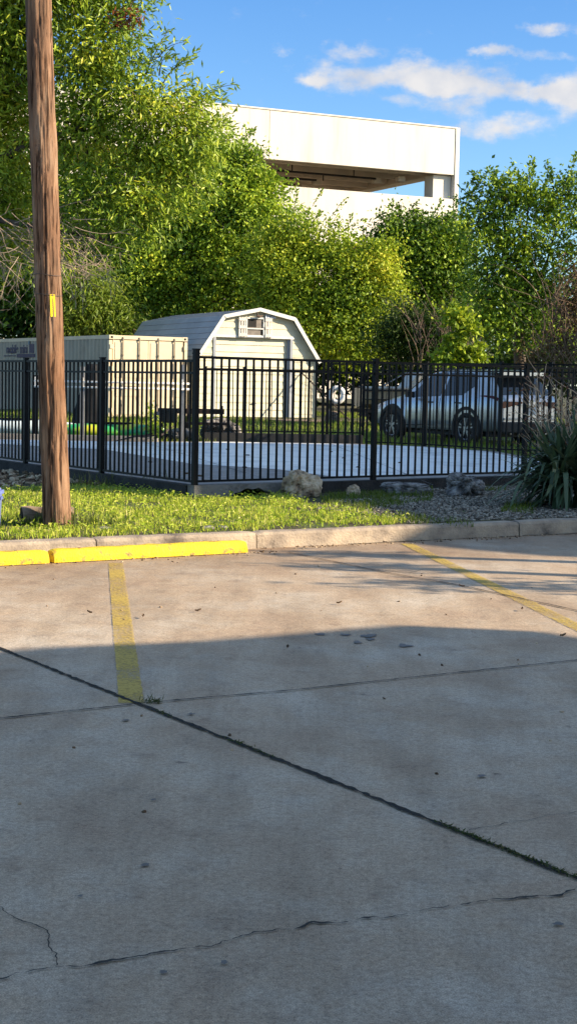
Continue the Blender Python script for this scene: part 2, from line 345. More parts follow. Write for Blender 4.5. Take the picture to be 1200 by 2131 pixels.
strip('pavement_crack', [P(x, y) for x, y in ((970, 1731), (1040, 1716), (1120, 1704), (1200, 1690))], .005, .005, M_crack, .002, .01, 8, lambda q, p: .5 + 1.0 * max(0, noise.noise(p * 14)))
strip('pavement_crack', [P(x, y) for x, y in ((800, 1188), (850, 1193), (880, 1186))], .006, .005, M_crack, .003, .02, 8)
M_spot = mat('dark_spot', (.15, .135, .12), (.10, .09, .08), .6, 9)
def spot(px, py, rx, ry, sd):
    c = P(px, py); e = P(px + rx, py); f_ = P(px, py - ry); ra = (e - c).length; rb = (f_ - c).length; b = MB(); pts = []
    for k in range(22):
        w = 2 * math.pi * k / 22; q = .85 + .7 * noise.noise(Vector((math.cos(w) * 1.3, math.sin(w) * 1.3, sd * 1.7))) + .25 * noise.noise(Vector((math.cos(w) * 4, math.sin(w) * 4, sd * 1.7)))
        pts.append((c.x + ra * q * math.cos(w), c.y + rb * q * math.sin(w), .004 + .0003 * sd))
    b.quad(*pts); tag(b.build('oil_spot', M_spot), kind='structure')
for i, a in enumerate(((668, 1321, 13, 2.4), (715, 1322, 14, 2.4), (765, 1324, 22, 4), (743, 1338, 11, 3), (770, 1331, 12, 3), (841, 1345, 15, 3), (302, 1803, 11, 3.5), (340, 2026, 9, 4), (262, 1501, 9, 2), (398, 1488, 8, 2), (320, 1667, 6, 2), (1160, 1927, 14, 3), (168, 1869, 8, 3), (465, 2008, 10, 4), (1000, 1618, 9, 3))): spot(*a, i)
#@@PART3
# wheel stops
M_yel = mat('yellow_stop_paint', (.70, .485, .022), (.22, .16, .07), .75, 13, .6, 60, c=(.62, .42, .03), lo=.31, hi=.52)
SD = Vector((1.95, 1.36, 0)).normalized(); SN = Vector((-SD.y, SD.x, 0)); S_R = P(517, 1151)
def wheel_stop(p_right, ln, label):
    root = empty('wheel_stop', p_right - SD * ln / 2, label, 'wheel stop', 'yellow wheel stops along the kerb')
    b = MB(); rows = []; n = 60
    prof = [(0, .006), (.004, .045), (.03, .098), (.045, .108), (.125, .108), (.14, .098), (.165, .045), (.168, .006)]
    for i in range(n + 1):
        s = -ln * (1 - i / n); e = min(-s, s + ln); k = max(0, 1 - e / .05); rr = []
        for o, z in prof:
            w = .005 * noise.noise(Vector((s * 9, o * 40, z * 40))); oo = .084 + (o - .084) * (1 - .12 * k)
            p = p_right + SD * s + SN * (oo + w); rr.append((p.x, p.y, z * (1 - .12 * k * k) + w * (z > .02)))
        rows.append(rr)
    b.grid(rows); np_ = len(prof); b.f.append(tuple(range(np_))); b.f.append(tuple(n * np_ + k for k in range(np_ - 1, -1, -1)))
    b.build('block', M_yel, root)
    b = MB(); st = p_right - SD * ln * .5
    for t in (-.36, .36):
        b = MB(); c = st + SD * ln * t + SN * .085
        b.tube([c + Vector((0, 0, .1)), c + Vector((0, 0, .1115))], .014, 10)
        b.build('anchor_pin', mat('rusted_pin', (.35, .22, .05), (.2, .1, .03), .9), root)
    return root
wheel_stop(S_R, 1.88, 'long yellow painted concrete wheel stop reaching right of the wooden pole')
wheel_stop(S_R - SD * 1.925, 1.88, 'yellow wheel stop at the left edge of the photo, cut off by the frame')

# ---- wooden utility pole
def bark():
    M = bpy.data.materials.new('weathered_pole_wood'); M.use_nodes = True
    N, L = nt(M); bs = N['Principled BSDF']; bs.inputs['Roughness'].default_value = .85; bs.inputs['Specular IOR Level'].default_value = .15
    tc = N.new('ShaderNodeTexCoord')
    def nz(sc, st, d=6):
        mp = N.new('ShaderNodeMapping'); mp.inputs['Scale'].default_value = st; L.new(tc.outputs['Object'], mp.inputs[0])
        n = N.new('ShaderNodeTexNoise'); n.inputs['Scale'].default_value = sc; n.inputs['Detail'].default_value = d; n.inputs['Roughness'].default_value = .65; L.new(mp.outputs[0], n.inputs['Vector']); return n.outputs[0]
    r = N.new('ShaderNodeValToRGB'); e = r.color_ramp.elements; e[0].position = .3; e[0].color = (.06, .042, .032, 1); e[1].position = .7; e[1].color = (.36, .255, .175, 1); x = e.new(.5); x.color = (.215, .13, .082, 1)
    L.new(nz(9, (1, 1, .12)), r.inputs[0])
    r2 = N.new('ShaderNodeValToRGB'); e = r2.color_ramp.elements; e[0].position = .40; e[0].color = (.10, .075, .06, 1); e[1].position = .50; e[1].color = (1, 1, 1, 1); L.new(nz(34, (1, 1, .05)), r2.inputs[0])
    r3 = N.new('ShaderNodeValToRGB'); e = r3.color_ramp.elements; e[0].position = .35; e[0].color = (.9, .72, .6, 1); e[1].position = .65; e[1].color = (1.05, 1.05, 1.02, 1); L.new(nz(1.3, (1, 1, .8)), r3.inputs[0])
    m1 = N.new('ShaderNodeMixRGB'); m1.blend_type = 'MULTIPLY'; m1.inputs[0].default_value = .85; L.new(r.outputs[0], m1.inputs[1]); L.new(r2.outputs[0], m1.inputs[2])
    m2 = N.new('ShaderNodeMixRGB'); m2.blend_type = 'MULTIPLY'; m2.inputs[0].default_value = .8; L.new(m1.outputs[0], m2.inputs[1]); L.new(r3.outputs[0], m2.inputs[2]); L.new(m2.outputs[0], bs.inputs['Base Color'])
    bp = N.new('ShaderNodeBump'); bp.inputs['Strength'].default_value = .8; bp.inputs['Distance'].default_value = .012; L.new(nz(34, (1, 1, .06)), bp.inputs['Height']); L.new(bp.outputs[0], bs.inputs['Normal']); return M
M_pole = bark()
pb = P(119, 1100, .13); lean = Vector((-.204, .0, 4.77)).normalized()
root = empty('utility_pole', pb, 'tall weathered brown wooden utility pole leaning slightly left beside the kerb', 'utility pole')
b = MB(); rows = []; nh, na = 330, 72
for i in range(nh + 1):
    h = -.25 + 9.3 * i / nh; rad = .121 - .0012 * h; c = pb + lean * h; rr = []
    if h < .35: rad += .012 * (1 - max(h, 0) / .35)
    for j in range(na + 1):
        w = 2 * math.pi * (j % na) / na; a = Vector((math.cos(w), math.sin(w), 0))
        g = noise.noise(Vector((a.x * 5, a.y * 5, h * .7))); g2 = noise.noise(Vector((a.x * 13, a.y * 13, h * 1.6 + 7))); g3 = noise.noise(Vector((a.x * 3, a.y * 3, h * 5)))
        g4 = noise.noise(Vector((a.x * 22, a.y * 22, h * 1.1 + 3))); dr = .007 * g + .008 * g2 - .012 * max(0, 1 - abs(g2) / .09) + .002 * g3 + .0035 * g4
        kn = (w - 4.35, h - 3.35); q = kn[0] ** 2 * .9 + kn[1] ** 2 * 8
        if q < .1: dr += .012 * math.cos(q / .1 * math.pi) * (1 if q > .03 else -.6)
        rr.append(c + a * (rad + dr))
    rows.append(rr)
b.grid(rows); b.build('shaft', M_pole, root, smooth=True)
tl = Q(119, 637, pb.y - .13); M_tag = mat('yellow_tag_plastic', (.82, .66, .02), (.74, .58, .02), .4, 9)
td = Vector((.42, -.9, 0)).normalized(); tx = Vector((td.y * -1, td.x, 0)); ax = (tx, td, lean)
tc_ = Q(119, 637, pb.y); cc = pb + lean * ((tc_.z - pb.z)); tpos = cc + td * .117
b = MB(); b.box(tpos, (.048, .005, .2), ax); tg = b.build('number_tag', M_tag, root, bevel=.0015)
b = MB()
for k, (zz, ww) in enumerate(((.06, .020), (.048, .014), (.036, .02), (.02, .012), (.0, .016), (-.014, .014), (-.034, .018), (-.052, .012), (-.066, .016))): b.box(tpos + td * .0034 + lean * zz, (ww, .0012, .006), ax)
b.build('tag_marks', mat('tag_ink', (.36, .30, .03), rough=.7), root)
for zz in (.104, -.104):
    b = MB(); b.tube([tpos + lean * zz * .92, tpos + lean * zz * .92 + td * .005], .004, 8); b.build('nail', mat('nail_steel', (.3, .28, .26), metal=.8, rough=.5), root)
for zz in (2.3, 2.12):
    b = MB(); b.tube([pb + lean * zz + Vector((math.cos(t) * .121, math.sin(t) * .121, .008 * math.sin(t * 2))) for t in [k * math.pi / 14 for k in range(29)]], .0028, 5)
    b.build('wire_band', mat('band_wire', (.12, .1, .09), metal=.6, rough=.6), root)
b = MB(); tp = pb + lean * 8.6
b.box(tp, (2.4, .09, .11), (Vector((.6, .8, 0)), Vector((-.8, .6, 0)), Vector((0, 0, 1)))); b.build('crossarm', M_pole, root)

# log at the foot of the pole
def rock(name, c, size, seed, material, label, cat, group=None, sub=5, amp=.28, rot=0, sharp=1.0):
    bm = bmesh.new(); bmesh.ops.create_icosphere(bm, subdivisions=sub, radius=1)
    for v in bm.verts:
        p = v.co.copy(); n1 = noise.fractal(p * 1.1 + Vector((seed, seed * 2, 0)), 1.0, 2.0, 5); n2 = noise.noise(p * 2.3 + Vector((seed, 0, 3)))
        cell = noise.cell(p * 1.8 + Vector((seed, 1, 2)))
        n3 = noise.fractal(p * 3.2 + Vector((seed * 3, 1, 0)), .8, 2.1, 5); k = 1 + amp * n1 + .10 * abs(n2) * sharp + .07 * cell + .075 * n3 * sharp - .10 * max(0, .12 - abs(n2)) / .12
        p = p * k
        for ax_ in range(3):                       # squared-off, fractured faces
            p[ax_] = math.copysign(abs(p[ax_]) ** .8, p[ax_])
        v.co = Vector((p.x * size[0], p.y * size[1], p.z * size[2]))
    bmesh.ops.rotate(bm, verts=bm.verts, cent=(0, 0, 0), matrix=Matrix.Rotation(rot, 3, 'Z'))
    me = bpy.data.meshes.new(name); bm.to_mesh(me); bm.free(); me.materials.append(material)
    me.polygons.foreach_set('use_smooth', [sub < 4] * len(me.polygons))
    o = bpy.data.objects.new(name, me); o.location = c; COL.objects.link(o); return tag(o, label, cat, group)
M_lime = mat('limestone', (.58, .46, .32), (.16, .11, .07), .9, 7, 1.0, 30, c=(.44, .33, .21), lo=.36, hi=.60)
M_grey = mat('grey_limestone', (.34, .32, .29), (.05, .047, .043), .9, 9, 1.0, 26, c=(.16, .15, .14), lo=.38, hi=.62)
lg = P(105, 1098, .14); lgy = lg.y + .26
M_log = mat('sawn_log_bark', (.36, .27, .18), (.14, .10, .07), .9, 9, .7, 40, stretch=(.3, 1, 1))
M_end = mat('sawn_log_end', (.42, .30, .19), (.28, .19, .12), .9, 14)
root = empty('cut_log', (lg.x - .03, lgy, .14), 'short cut log lying in the grass behind the wooden pole', 'log')
a0, a1 = Vector((lg.x - .30, lgy - .03, .215)), Vector((lg.x + .165, lgy + .06, .21)); b = MB()
b.tube([a0.lerp(a1, t) + Vector((0, .008 * math.sin(t * 9), .006 * math.sin(t * 7))) for t in [k / 12 for k in range(13)]], [.094 + .005 * math.sin(k * 1.3) for k in range(13)], 20, False); b.build('bark', M_log, root, smooth=True)
ld = (a1 - a0).normalized()
b = MB(); b.tube([a1 - ld * .02, a1 + ld * .003], .094, 20); b.build('cut_end', M_end, root)
b = MB(); b.tube([a0 + ld * .02, a0 - ld * .003], .092, 20); b.build('cut_end', mat('dark_log_end', (.03, .024, .02), (.015, .012, .01), .9, 14), root)  # left end, darker than the right one

# blue plastic bin at the frame's left edge
M_blue = mat('blue_plastic', (.13, .17, .42), (.11, .145, .38), .35, 3)
bc = P(-42, 1106, .14); root = empty('plastic_tote', bc, 'blue plastic storage tote on the grass at the far left edge', 'tote')
b = MB(); w0, w1, d0, d1, h = .16, .178, .11, .12, .33
b.v = [(-w0, -d0, 0), (w0, -d0, 0), (w0, d0, 0), (-w0, d0, 0), (-w1, -d1, h), (w1, -d1, h), (w1, d1, h), (-w1, d1, h)]; b.f = [(3, 2, 1, 0), (0, 1, 5, 4), (1, 2, 6, 5), (2, 3, 7, 6), (3, 0, 4, 7), (4, 5, 6, 7)]
b.build('tub', M_blue, root, world=False, bevel=.008)
b = MB(); b.box((0, 0, h + .02), (.385, .265, .035)); b.box((0, 0, h + .045), (.34, .22, .02)); b.build('lid', mat('blue_lid_plastic', (.16, .21, .5), (.14, .18, .45), .35), root, world=False, bevel=.004)
b = MB(); b.box((.19, 0, h - .03), (.02, .1, .025)); b.build('handle', M_blue, root, world=False, bevel=.003)
b = MB(); b.box((0, 0, .04), (.336, .238, .05)); b.build('base_rim', mat('dark_rubber', (.02, .02, .025)), root, world=False)

# ------------------------------------------------------------------ fenced court
C0 = Vector((-1.09, 18.27, 0)); C4 = Vector((6.0, 23.9, 0)); cd1 = (C4 - C0).normalized(); cd2 = Vector((-.545, .838, 0)).normalized()
CB = [C0, C4, Vector((4.35, 26.2, 0)), Vector((3.95, 30.0, 0)), Vector((2.75, 31.9, 0)), Vector((1.4, 32.6, 0)), Vector((-1.2, 32.5, 0)), Vector((-3.0, 31.6, 0)), Vector((-9.0, 31.4, 0)), C0 + cd2 * 12.5]
M_court = mat('pale_court_coating', (.85, .85, .83), (.64, .64, .63), .42, 1.6, .15, 20, c=(.80, .80, .78), spec=.5, lo=.40, hi=.56)
M_apron = mat('rough_court_edge', (.36, .33, .31), (.25, .225, .205), .85, 6, .6, 40)
def inset(p, q, n, d): return p + n * d
b = MB(); b.prism([(p.x, p.y, .235) for p in CB], (0, 0, .045)); tag(b.build('court_slab', M_apron), kind='structure')
n1 = Vector((-cd1.y, cd1.x, 0)); n2 = Vector((cd2.y, -cd2.x, 0))
fr = [Vector((-3.2, 27.6, 0)), Vector((-1.45, 23.4, 0)), Vector((-.2, 22.4, 0)), Vector((.55, 20.9, 0)), C4 + n1 * .22 - cd1 * .1]
pl = fr + [Vector((4.15, 26.2, 0)), Vector((3.7, 29.9, 0)), Vector((2.6, 31.6, 0)), Vector((1.35, 32.35, 0)), Vector((-1.2, 32.25, 0)), Vector((-3.0, 31.35, 0)), Vector((-8.6, 31.1, 0)), Vector((-7.0, 30.3, 0))]
b = MB(); b.quad(*[(p.x, p.y, .284) for p in pl]); tag(b.build('court_surface', M_court), kind='structure')
for a_, c_ in ((P(640, 905, .28), P(900, 1010, .28)), (P(300, 921, .28), P(560, 1000, .28)), (P(420, 948, .28), P(1060, 960, .28)), (P(415, 985, .28), P(640, 976, .28))): strip('court_joint', [a_, a_.lerp(c_, .5), c_], .02, .2885, mat('court_joint_line', (.14, .14, .14), (.07, .07, .07), .9, 20), .006, .06, 3, lambda q, p: .4 + 1.4 * max(0, noise.noise(p * 2)))
b = MB(); b.quad(*[(p.x, p.y, .14) for p in CB]); tag(b.build('under_slab_soil', M_soil), kind='structure')
# concrete footing under the fence line, washed out in one place
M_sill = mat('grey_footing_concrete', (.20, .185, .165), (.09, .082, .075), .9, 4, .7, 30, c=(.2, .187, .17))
def sill_s(px): 
    d = ray(px, 1015); n = n1                       # where that sight line meets the fence line
    t = (C0 - Vector((0, 0, 0))).dot(n) / Vector((d.x, d.y, 0)).dot(n)
    return (Vector((d.x, d.y, 0)) * t - C0).dot(cd1)
M_dsill = mat('shaded_footing', (.045, .04, .036), (.02, .018, .016), .9, 4, .6, 30)  # darker copy of the footing: its shade is put into the colour
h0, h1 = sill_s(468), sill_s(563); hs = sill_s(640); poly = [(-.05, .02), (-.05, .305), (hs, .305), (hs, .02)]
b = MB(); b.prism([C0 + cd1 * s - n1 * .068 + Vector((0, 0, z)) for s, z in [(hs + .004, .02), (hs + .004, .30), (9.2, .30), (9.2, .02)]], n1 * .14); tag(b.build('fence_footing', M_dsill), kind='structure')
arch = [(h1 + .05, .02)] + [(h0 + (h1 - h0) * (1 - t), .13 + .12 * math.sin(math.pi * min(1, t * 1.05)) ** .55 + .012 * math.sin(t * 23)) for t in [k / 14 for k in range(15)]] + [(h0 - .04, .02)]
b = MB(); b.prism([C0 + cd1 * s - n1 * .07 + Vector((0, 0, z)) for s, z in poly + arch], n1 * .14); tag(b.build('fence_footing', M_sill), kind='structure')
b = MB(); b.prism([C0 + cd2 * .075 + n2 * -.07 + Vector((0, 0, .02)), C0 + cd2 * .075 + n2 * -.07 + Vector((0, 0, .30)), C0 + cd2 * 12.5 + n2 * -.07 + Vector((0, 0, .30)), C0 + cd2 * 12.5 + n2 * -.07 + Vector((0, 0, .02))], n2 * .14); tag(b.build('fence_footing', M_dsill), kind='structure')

M_fence = mat('black_fence_paint', (.006, .006, .0063), (.004, .004, .0045), .5, 30, spec=.14)
UZ = Vector((0, 0, 1))
def post(root, p, z0, z1, ax, w=.058):
    b = MB(); b.box((p.x, p.y, (z0 + z1) / 2), (w, w, z1 - z0), ax); b.box((p.x, p.y, z1 + .006), (w + .012, w + .012, .014), ax)
    return b.build('post', M_fence, root)
def fence_run(root, p, q, z0, h, npan, posts=True, end_post=True, sp=.119, second=True, pk=.0205, first=True, post_up=.03):
    d = (q - p); ln = d.length; d.normalize(); n = Vector((-d.y, d.x, 0)); ax = (d, n, UZ)
    for k in range(npan):
        a = p + d * (ln * k / npan); c = p + d * (ln * (k + 1) / npan); L_ = ln / npan; m_ = (a + c) / 2
        if (k > 0 or first): post(root, a, z0 - .02, z0 + h + post_up, ax)
        b = MB(); nn = max(2, round(L_ / sp))
        for j in range(1, nn):
            x = a + (c - a) * (j / nn); tilt = random.uniform(-.004, .004)
            b.box((x.x + d.x * tilt, x.y + d.y * tilt, z0 + h / 2 + .02), (pk, pk, h - .06), (d, n, (UZ + d * tilt).normalized()))
        b.build('picket_panel', M_fence, root)
        b = MB(); b.box((m_.x, m_.y, z0 + h - .006), (L_ - .066, .036, .03), ax); b.build('top_rail', M_fence, root)
        if second:
            b = MB(); b.box((m_.x, m_.y, z0 + h - .145), (L_ - .066, .032, .025), ax); b.build('middle_rail', M_fence, root)
        b = MB(); b.box((m_.x, m_.y, z0 + .042), (L_ - .066, .032, .025), ax); b.build('bottom_rail', M_fence, root)
    if end_post: post(root, q, z0 - .02, z0 + h + post_up, ax)
fr_ = empty('picket_fence', (C0.x, C0.y, .3), 'black metal picket fence with a corner post along the front of the pale court', 'fence', 'black picket fences round the court')
fence_run(fr_, C0, C0 + cd1 * 8.22, .305, 1.478, 3)
fence_run(fr_, C0, C0 + cd2 * 9.6, .30, 1.44, 4, first=False)
# corner post stands a little higher
post(fr_, C0 - cd1 * .002 - n1 * .004, .12, 1.86, (cd1, n1, UZ), .060)

# far side of the court
b = MB(); M_fsill = mat('far_sill_dark', (.05, .048, .045), (.03, .03, .03), .9, 5)
fb = [Vector((-1.75, 32.65, 0)), Vector((-.96, 32.72, 0)), Vector((.76, 32.8, 0)), Vector((1.5, 32.75, 0)), Vector((2.72, 31.98, 0)), Vector((3.98, 30.2, 0)), Vector((5.7, 29.3, 0)), Vector((8.0, 28.2, 0))]
for a, c in ((fb[0], fb[3]),):
    d = (c - a).normalized(); n = Vector((-d.y, d.x, 0)); b.prism([a - n * .06 + UZ * .1, a - n * .06 + UZ * .455, c - n * .06 + UZ * .455, c - n * .06 + UZ * .1], n * .14)
tag(b.build('far_sill', M_fsill), kind='structure')
bk = empty('picket_fence', (fb[2].x, fb[2].y, .46), 'black picket fence on a dark sill along the far side of the court', 'fence', 'black picket fences round the court')
fence_run(bk, fb[0], fb[1], .457, 1.31, 1, second=False, sp=.115, pk=.018)
fence_run(bk, fb[1], fb[2], .457, 1.31, 1, second=False, sp=.115, first=False, end_post=False, pk=.018)
fence_run(bk, fb[2], fb[3], .457, 1.46, 1, second=False, sp=.115, pk=.018)
fence_run(bk, fb[3] + Vector((.07, 0, 0)), fb[4], .28, 1.66, 1, second=True, sp=.118, first=False, pk=.014)
fence_run(bk, fb[4], fb[5], .28, 1.66, 1, second=True, sp=.118, first=False, pk=.014)
fence_run(bk, fb[5], fb[6], .28, 1.66, 2, second=True, sp=.118, first=False, pk=.014)
fence_run(bk, fb[6], fb[7], .28, 1.6, 1, second=True, sp=.118, first=False, pk=.014)
# white two-rail barrier at the far left
M_white = mat('white_rail_paint', (.78, .76, .72), (.66, .63, .58), .5, 6); M_gpost = mat('galvanised_post', (.30, .29, .28), (.20, .2, .2), .5, 6, metal=.3)
yb = 32.3; wr0 = Q(70, 793, yb); wr1 = Q(396, 793, yb)
rt_ = empty('pipe_rail', ((wr0.x + wr1.x) / 2, yb, .25), 'white two-pipe rail on grey posts in front of the shipping container', 'rail')
for z in (Q(180, 794.5, yb).z, Q(180, 806, yb).z):
    b = MB(); b.tube([(wr0.x, yb - .04, z), (wr1.x, yb - .04, z)], .022, 10); b.build('pipe', M_white, rt_, smooth=True)
for px in (76, 172, 379):
    q = Q(px, 800, yb); tz = {76: 1.56, 172: 1.75, 379: 1.83}[px]
    b = MB(); b.box((q.x, yb, (tz + .2) / 2), (.085, .06, tz - .2)); b.build('post', M_gpost if px != 76 else M_fence, rt_)
    b = MB(); b.box((q.x, yb - .045, 1.43), (.05, .03, .2)); b.build('bracket', M_white, rt_)
# low concrete edge there
b = MB(); a, c = Q(-60, 905, 31.75), Q(330, 905, 31.85); M_edge = mat('pale_edge_concrete', (.36, .33, .29), (.24, .22, .2), .9, 5)
b.box(((a.x + c.x) / 2, 31.75, .27), (c.x - a.x, .16, .22)); tag(b.build('court_edge', M_edge), kind='structure')
#@@PART4
# ------------------------------------------------------------------ barn shed
def rotz(o, a): o.rotation_euler = (0, 0, a); return o
M_siding = mat('cream_siding', (.66, .62, .46), (.57, .53, .385), .55, 2.5, .1, 30)
M_trim = mat('pale_trim', (.66, .66, .62), (.56, .56, .53), .5, 6)
M_roof = mat('grey_metal_roof', (.34, .36, .40), (.27, .29, .33), .38, 1.6, .05, 20, metal=.35)
M_door = mat('cream_door', (.68, .64, .48), (.59, .55, .405), .5, 2.2)
M_jamb = mat('grey_jamb', (.33, .35, .38), (.27, .29, .32), .5, 5)
M_darkin = mat('dark_opening', (.025, .024, .022), rough=.9)
th = math.radians(26); sb = Vector((-1.08, 50.0, .41))
shed = empty('barn_shed', sb, 'cream barn shed with a grey gambrel metal roof and a wide roll-up door', 'shed', rz=th)
prof = [(0, 3.41), (1.19, 3.08), (2.04, 1.9)]
def halfw(z):
    if z <= 1.9: return 2.04
    if z <= 3.08: return 2.04 + (1.19 - 2.04) * (z - 1.9) / 1.18
    return max(0, 1.19 * (3.33 - z) / .25)
dx0, dx1, dz = -1.50, 1.22, 2.47
b = MB(); z = -.1; ch = .205
while z < 3.32:
    z1 = min(z + ch, 3.32); zm0 = max(z, -.1)
    segs = [(-1, 1)]
    def piece(xl0, xr0, xl1, xr1, za, zb):
        ya, yb_ = -.022, -.004
        b.quad((xl0, ya, za), (xr0, ya, za), (xr1, yb_, zb), (xl1, yb_, zb)); b.quad((xl0, .0, za), (xr0, .0, za), (xr0, ya, za), (xl0, ya, za))
    zs = [(z, z1)]
    for br in (1.9, 3.08, dz):
        zs = [y for a_, c_ in zs for y in (((a_, br), (br, c_)) if a_ < br - 1e-4 and c_ > br + 1e-4 else ((a_, c_),))]
    for a_, c_ in zs:
        wa, wc = halfw(a_ + 1e-5), halfw(c_ - 1e-5)
        if c_ <= dz + 1e-3: piece(-wa, dx0, -wc, dx0, a_, c_); piece(dx1, wa, dx1, wc, a_, c_)
        else: piece(-wa, wa, -wc, wc, a_, c_)
    z = z1
b.build('front_wall', M_siding, shed, world=False)
LEN = 6.8
b = MB()
for sx in (-1, 1):
    for k in range(10): 
        za, zb = -.1 + k * .2, .1 + k * .2
        b.quad((sx * 2.05, .0, za), (sx * 2.05, LEN, za), (sx * 2.035, LEN, zb), (sx * 2.035, 0, zb))
b.build('side_wall', M_siding, shed, world=False)
b = MB(); b.quad((-2.03, LEN, -.1), (2.03, LEN, -.1), (2.03, LEN, 1.9), (1.18, LEN, 3.07), (0, LEN, 3.32), (-1.18, LEN, 3.07), (-2.03, LEN, 1.9)); b.build('back_wall', M_siding, shed, world=False)
b = MB(); b.prism([(-2.2, -.35, -.14), (-1.0, -.4, -.14), (-.4, -3.6, -.14), (2.9, -3.2, -.14), (2.6, LEN, -.14), (-2.2, LEN, -.14)], (0, 0, .12)); b.build('pad', mat('brown_pad', (.26, .19, .14), (.16, .115, .085), .9, 3), shed, world=False)
# roof with ribs running along the ridge
b = MB(); OV = -.17
rp = [(-2.16, 1.76), (-1.225, 3.125), (0, 3.385), (1.225, 3.125), (2.16, 1.76)]
for (xa, za), (xc, zc) in zip(rp[:-1], rp[1:]):
    d = Vector((xc - xa, 0, zc - za)); ln = d.length; d.normalize(); nn = Vector((-d.z, 0, d.x))
    b.prism([(xa, OV, za), (xc, OV, zc), tuple(Vector((xc, OV, zc)) - nn * .035), tuple(Vector((xa, OV, za)) - nn * .035)], (0, LEN + .1 - OV, 0))
    k = .12
    while k < ln - .05:
        c = Vector((xa, 0, za)) + d * k + nn * .008; b.box((c.x, (LEN + OV) / 2, c.z), (.028, LEN - OV, .02), (d, Vector((0, 1, 0)), nn)); k += .225
b.build('roof', M_roof, shed, world=False)
b = MB()
for (xa, za), (xc, zc) in zip(rp[:-1], rp[1:]):
    d = Vector((xc - xa, 0, zc - za)).normalized(); nn = Vector((-d.z, 0, d.x)); A_, C_ = Vector((xa, 0, za)), Vector((xc, 0, zc))
    b.prism([tuple(A_ + nn * .03 + Vector((0, OV - .03, 0))), tuple(C_ + nn * .03 + Vector((0, OV - .03, 0))), tuple(C_ - nn * .085 + Vector((0, OV - .03, 0))), tuple(A_ - nn * .085 + Vector((0, OV - .03, 0)))], (0, .026, 0))
b.build('rake_trim', M_trim, shed, world=False)
b = MB(); z = 0
while z < dz - .02:
    z1 = min(z + .225, dz); b.quad((dx0 + .08, .075, z), (dx1 - .08, .075, z), (dx1 - .08, .10, z1), (dx0 + .08, .10, z1)); b.quad((dx0 + .08, .1, z), (dx1 - .08, .1, z), (dx1 - .08, .075, z), (dx0 + .08, .075, z)); z = z1
dr = b.build('roll_up_door', M_door, shed, world=False)
b = MB(); b.box(((dx0 + dx1) / 2 + .1, .06, .42), (.16, .03, .03)); hd = b.build('handle', M_jamb, dr, world=False)
b = MB(); b.box((dx0 + .04, .03, dz / 2), (.085, .15, dz)); b.build('door_jamb', M_jamb, shed, world=False)
b = MB(); b.box((dx1 - .04, .03, dz / 2), (.085, .15, dz)); b.box((dx1 - .115, .06, dz / 2), (.08, .05, dz)); b.build('door_jamb', M_jamb, shed, world=False)
b = MB(); b.box(((dx0 + dx1) / 2, -.02, dz + .045), (dx1 - dx0 + .12, .05, .09)); b.build('door_head', M_trim, shed, world=False)
for sx in (-1, 1):
    b = MB(); b.box((sx * 2.06, -.03, .9), (.07, .06, 1.96)); b.build('corner_trim', M_trim, shed, world=False)
# little loft opening with two shutters, sign and hook
wn_ = MB(); wn_.box((-.11, -.02, 2.80), (.62, .03, .54)); wv_ = wn_.build('loft_window', mat('loft_plywood', (.24, .21, .18), (.15, .13, .11), .8, 4), shed, world=False)
b = MB()
for x, z, w, h in ((-.11, 3.09, .66, .05), (-.11, 2.52, .66, .05), (-.11, 2.76, .56, .035), (-.40, 2.8, .04, .6), (.19, 2.8, .04, .6)): b.box((x, -.05, z), (w, .05, h))
b.build('frame', M_trim, wv_, world=False)
for bx_ in (((-.22, -.039, 2.93), (.32, .006, .24)), ((.13, -.039, 2.63), (.07, .006, .16))):
    b = MB(); b.box(*bx_); b.build('gap', M_darkin, wv_, world=False)
for x0 in (-.56, .345):
    b = MB()
    for k in (-1, 0, 1): b.box((x0 + k * .085, -.075, 2.8), (.05, .03, .62))
    for zz in (3.04, 2.8, 2.56): b.box((x0, -.095, zz), (.24, .02, .09))
    s_ = b.build('shutter', mat('pallet_white', (.66, .63, .58), (.5, .47, .43), .8, 8), shed, world=False)
b = MB(); b.box((.40, -.10, 3.155), (.36, .02, .12)); sg = b.build('number_plate', mat('plate_white', (.62, .66, .70), (.52, .56, .62), .4, 4), shed, world=False)
b = MB()
for k, x in enumerate((.29, .37, .43, .49)):
    b.box((x, -.113, 3.155), (.018, .006, .08)); b.box((x + .018, -.113, 3.18 - .02 * (k % 2)), (.03, .006, .018))
b.build('strokes', mat('ink_navy', (.05, .06, .12), rough=.5), sg, world=False)
b = MB(); b.tube([(-.08, -.02, 3.27), (-.08, -.2, 3.27), (-.1, -.2, 3.22), (-.12, -.17, 3.14)], .018, 6); b.tube([(-.12, -.17, 3.16), (-.0, -.17, 3.14), (.12, -.14, 3.17)], [.03, .04, .015], 8); b.build('hoist_hook', mat('rusted_steel', (.16, .11, .08), (.07, .05, .04), .8, 20, metal=.4), shed, world=False)
# slanting pole leaning on the shed
pa, pc = Q(616, 764, 50.9), Q(668, 832, 49.9); pd = Q(728, 893, 48.6); gp = Vector((pd.x, pd.y, .38))
b = MB(); b.tube([pa, pa.lerp(gp, .5), gp], .022, 7); M_rust = mat('dark_rusted_iron', (.10, .07, .055), (.05, .035, .03), .8, 12)
tag(b.build('leaning_pole', M_rust), 'thin dark pole leaning at a slant on the right side of the cream shed', 'pole')

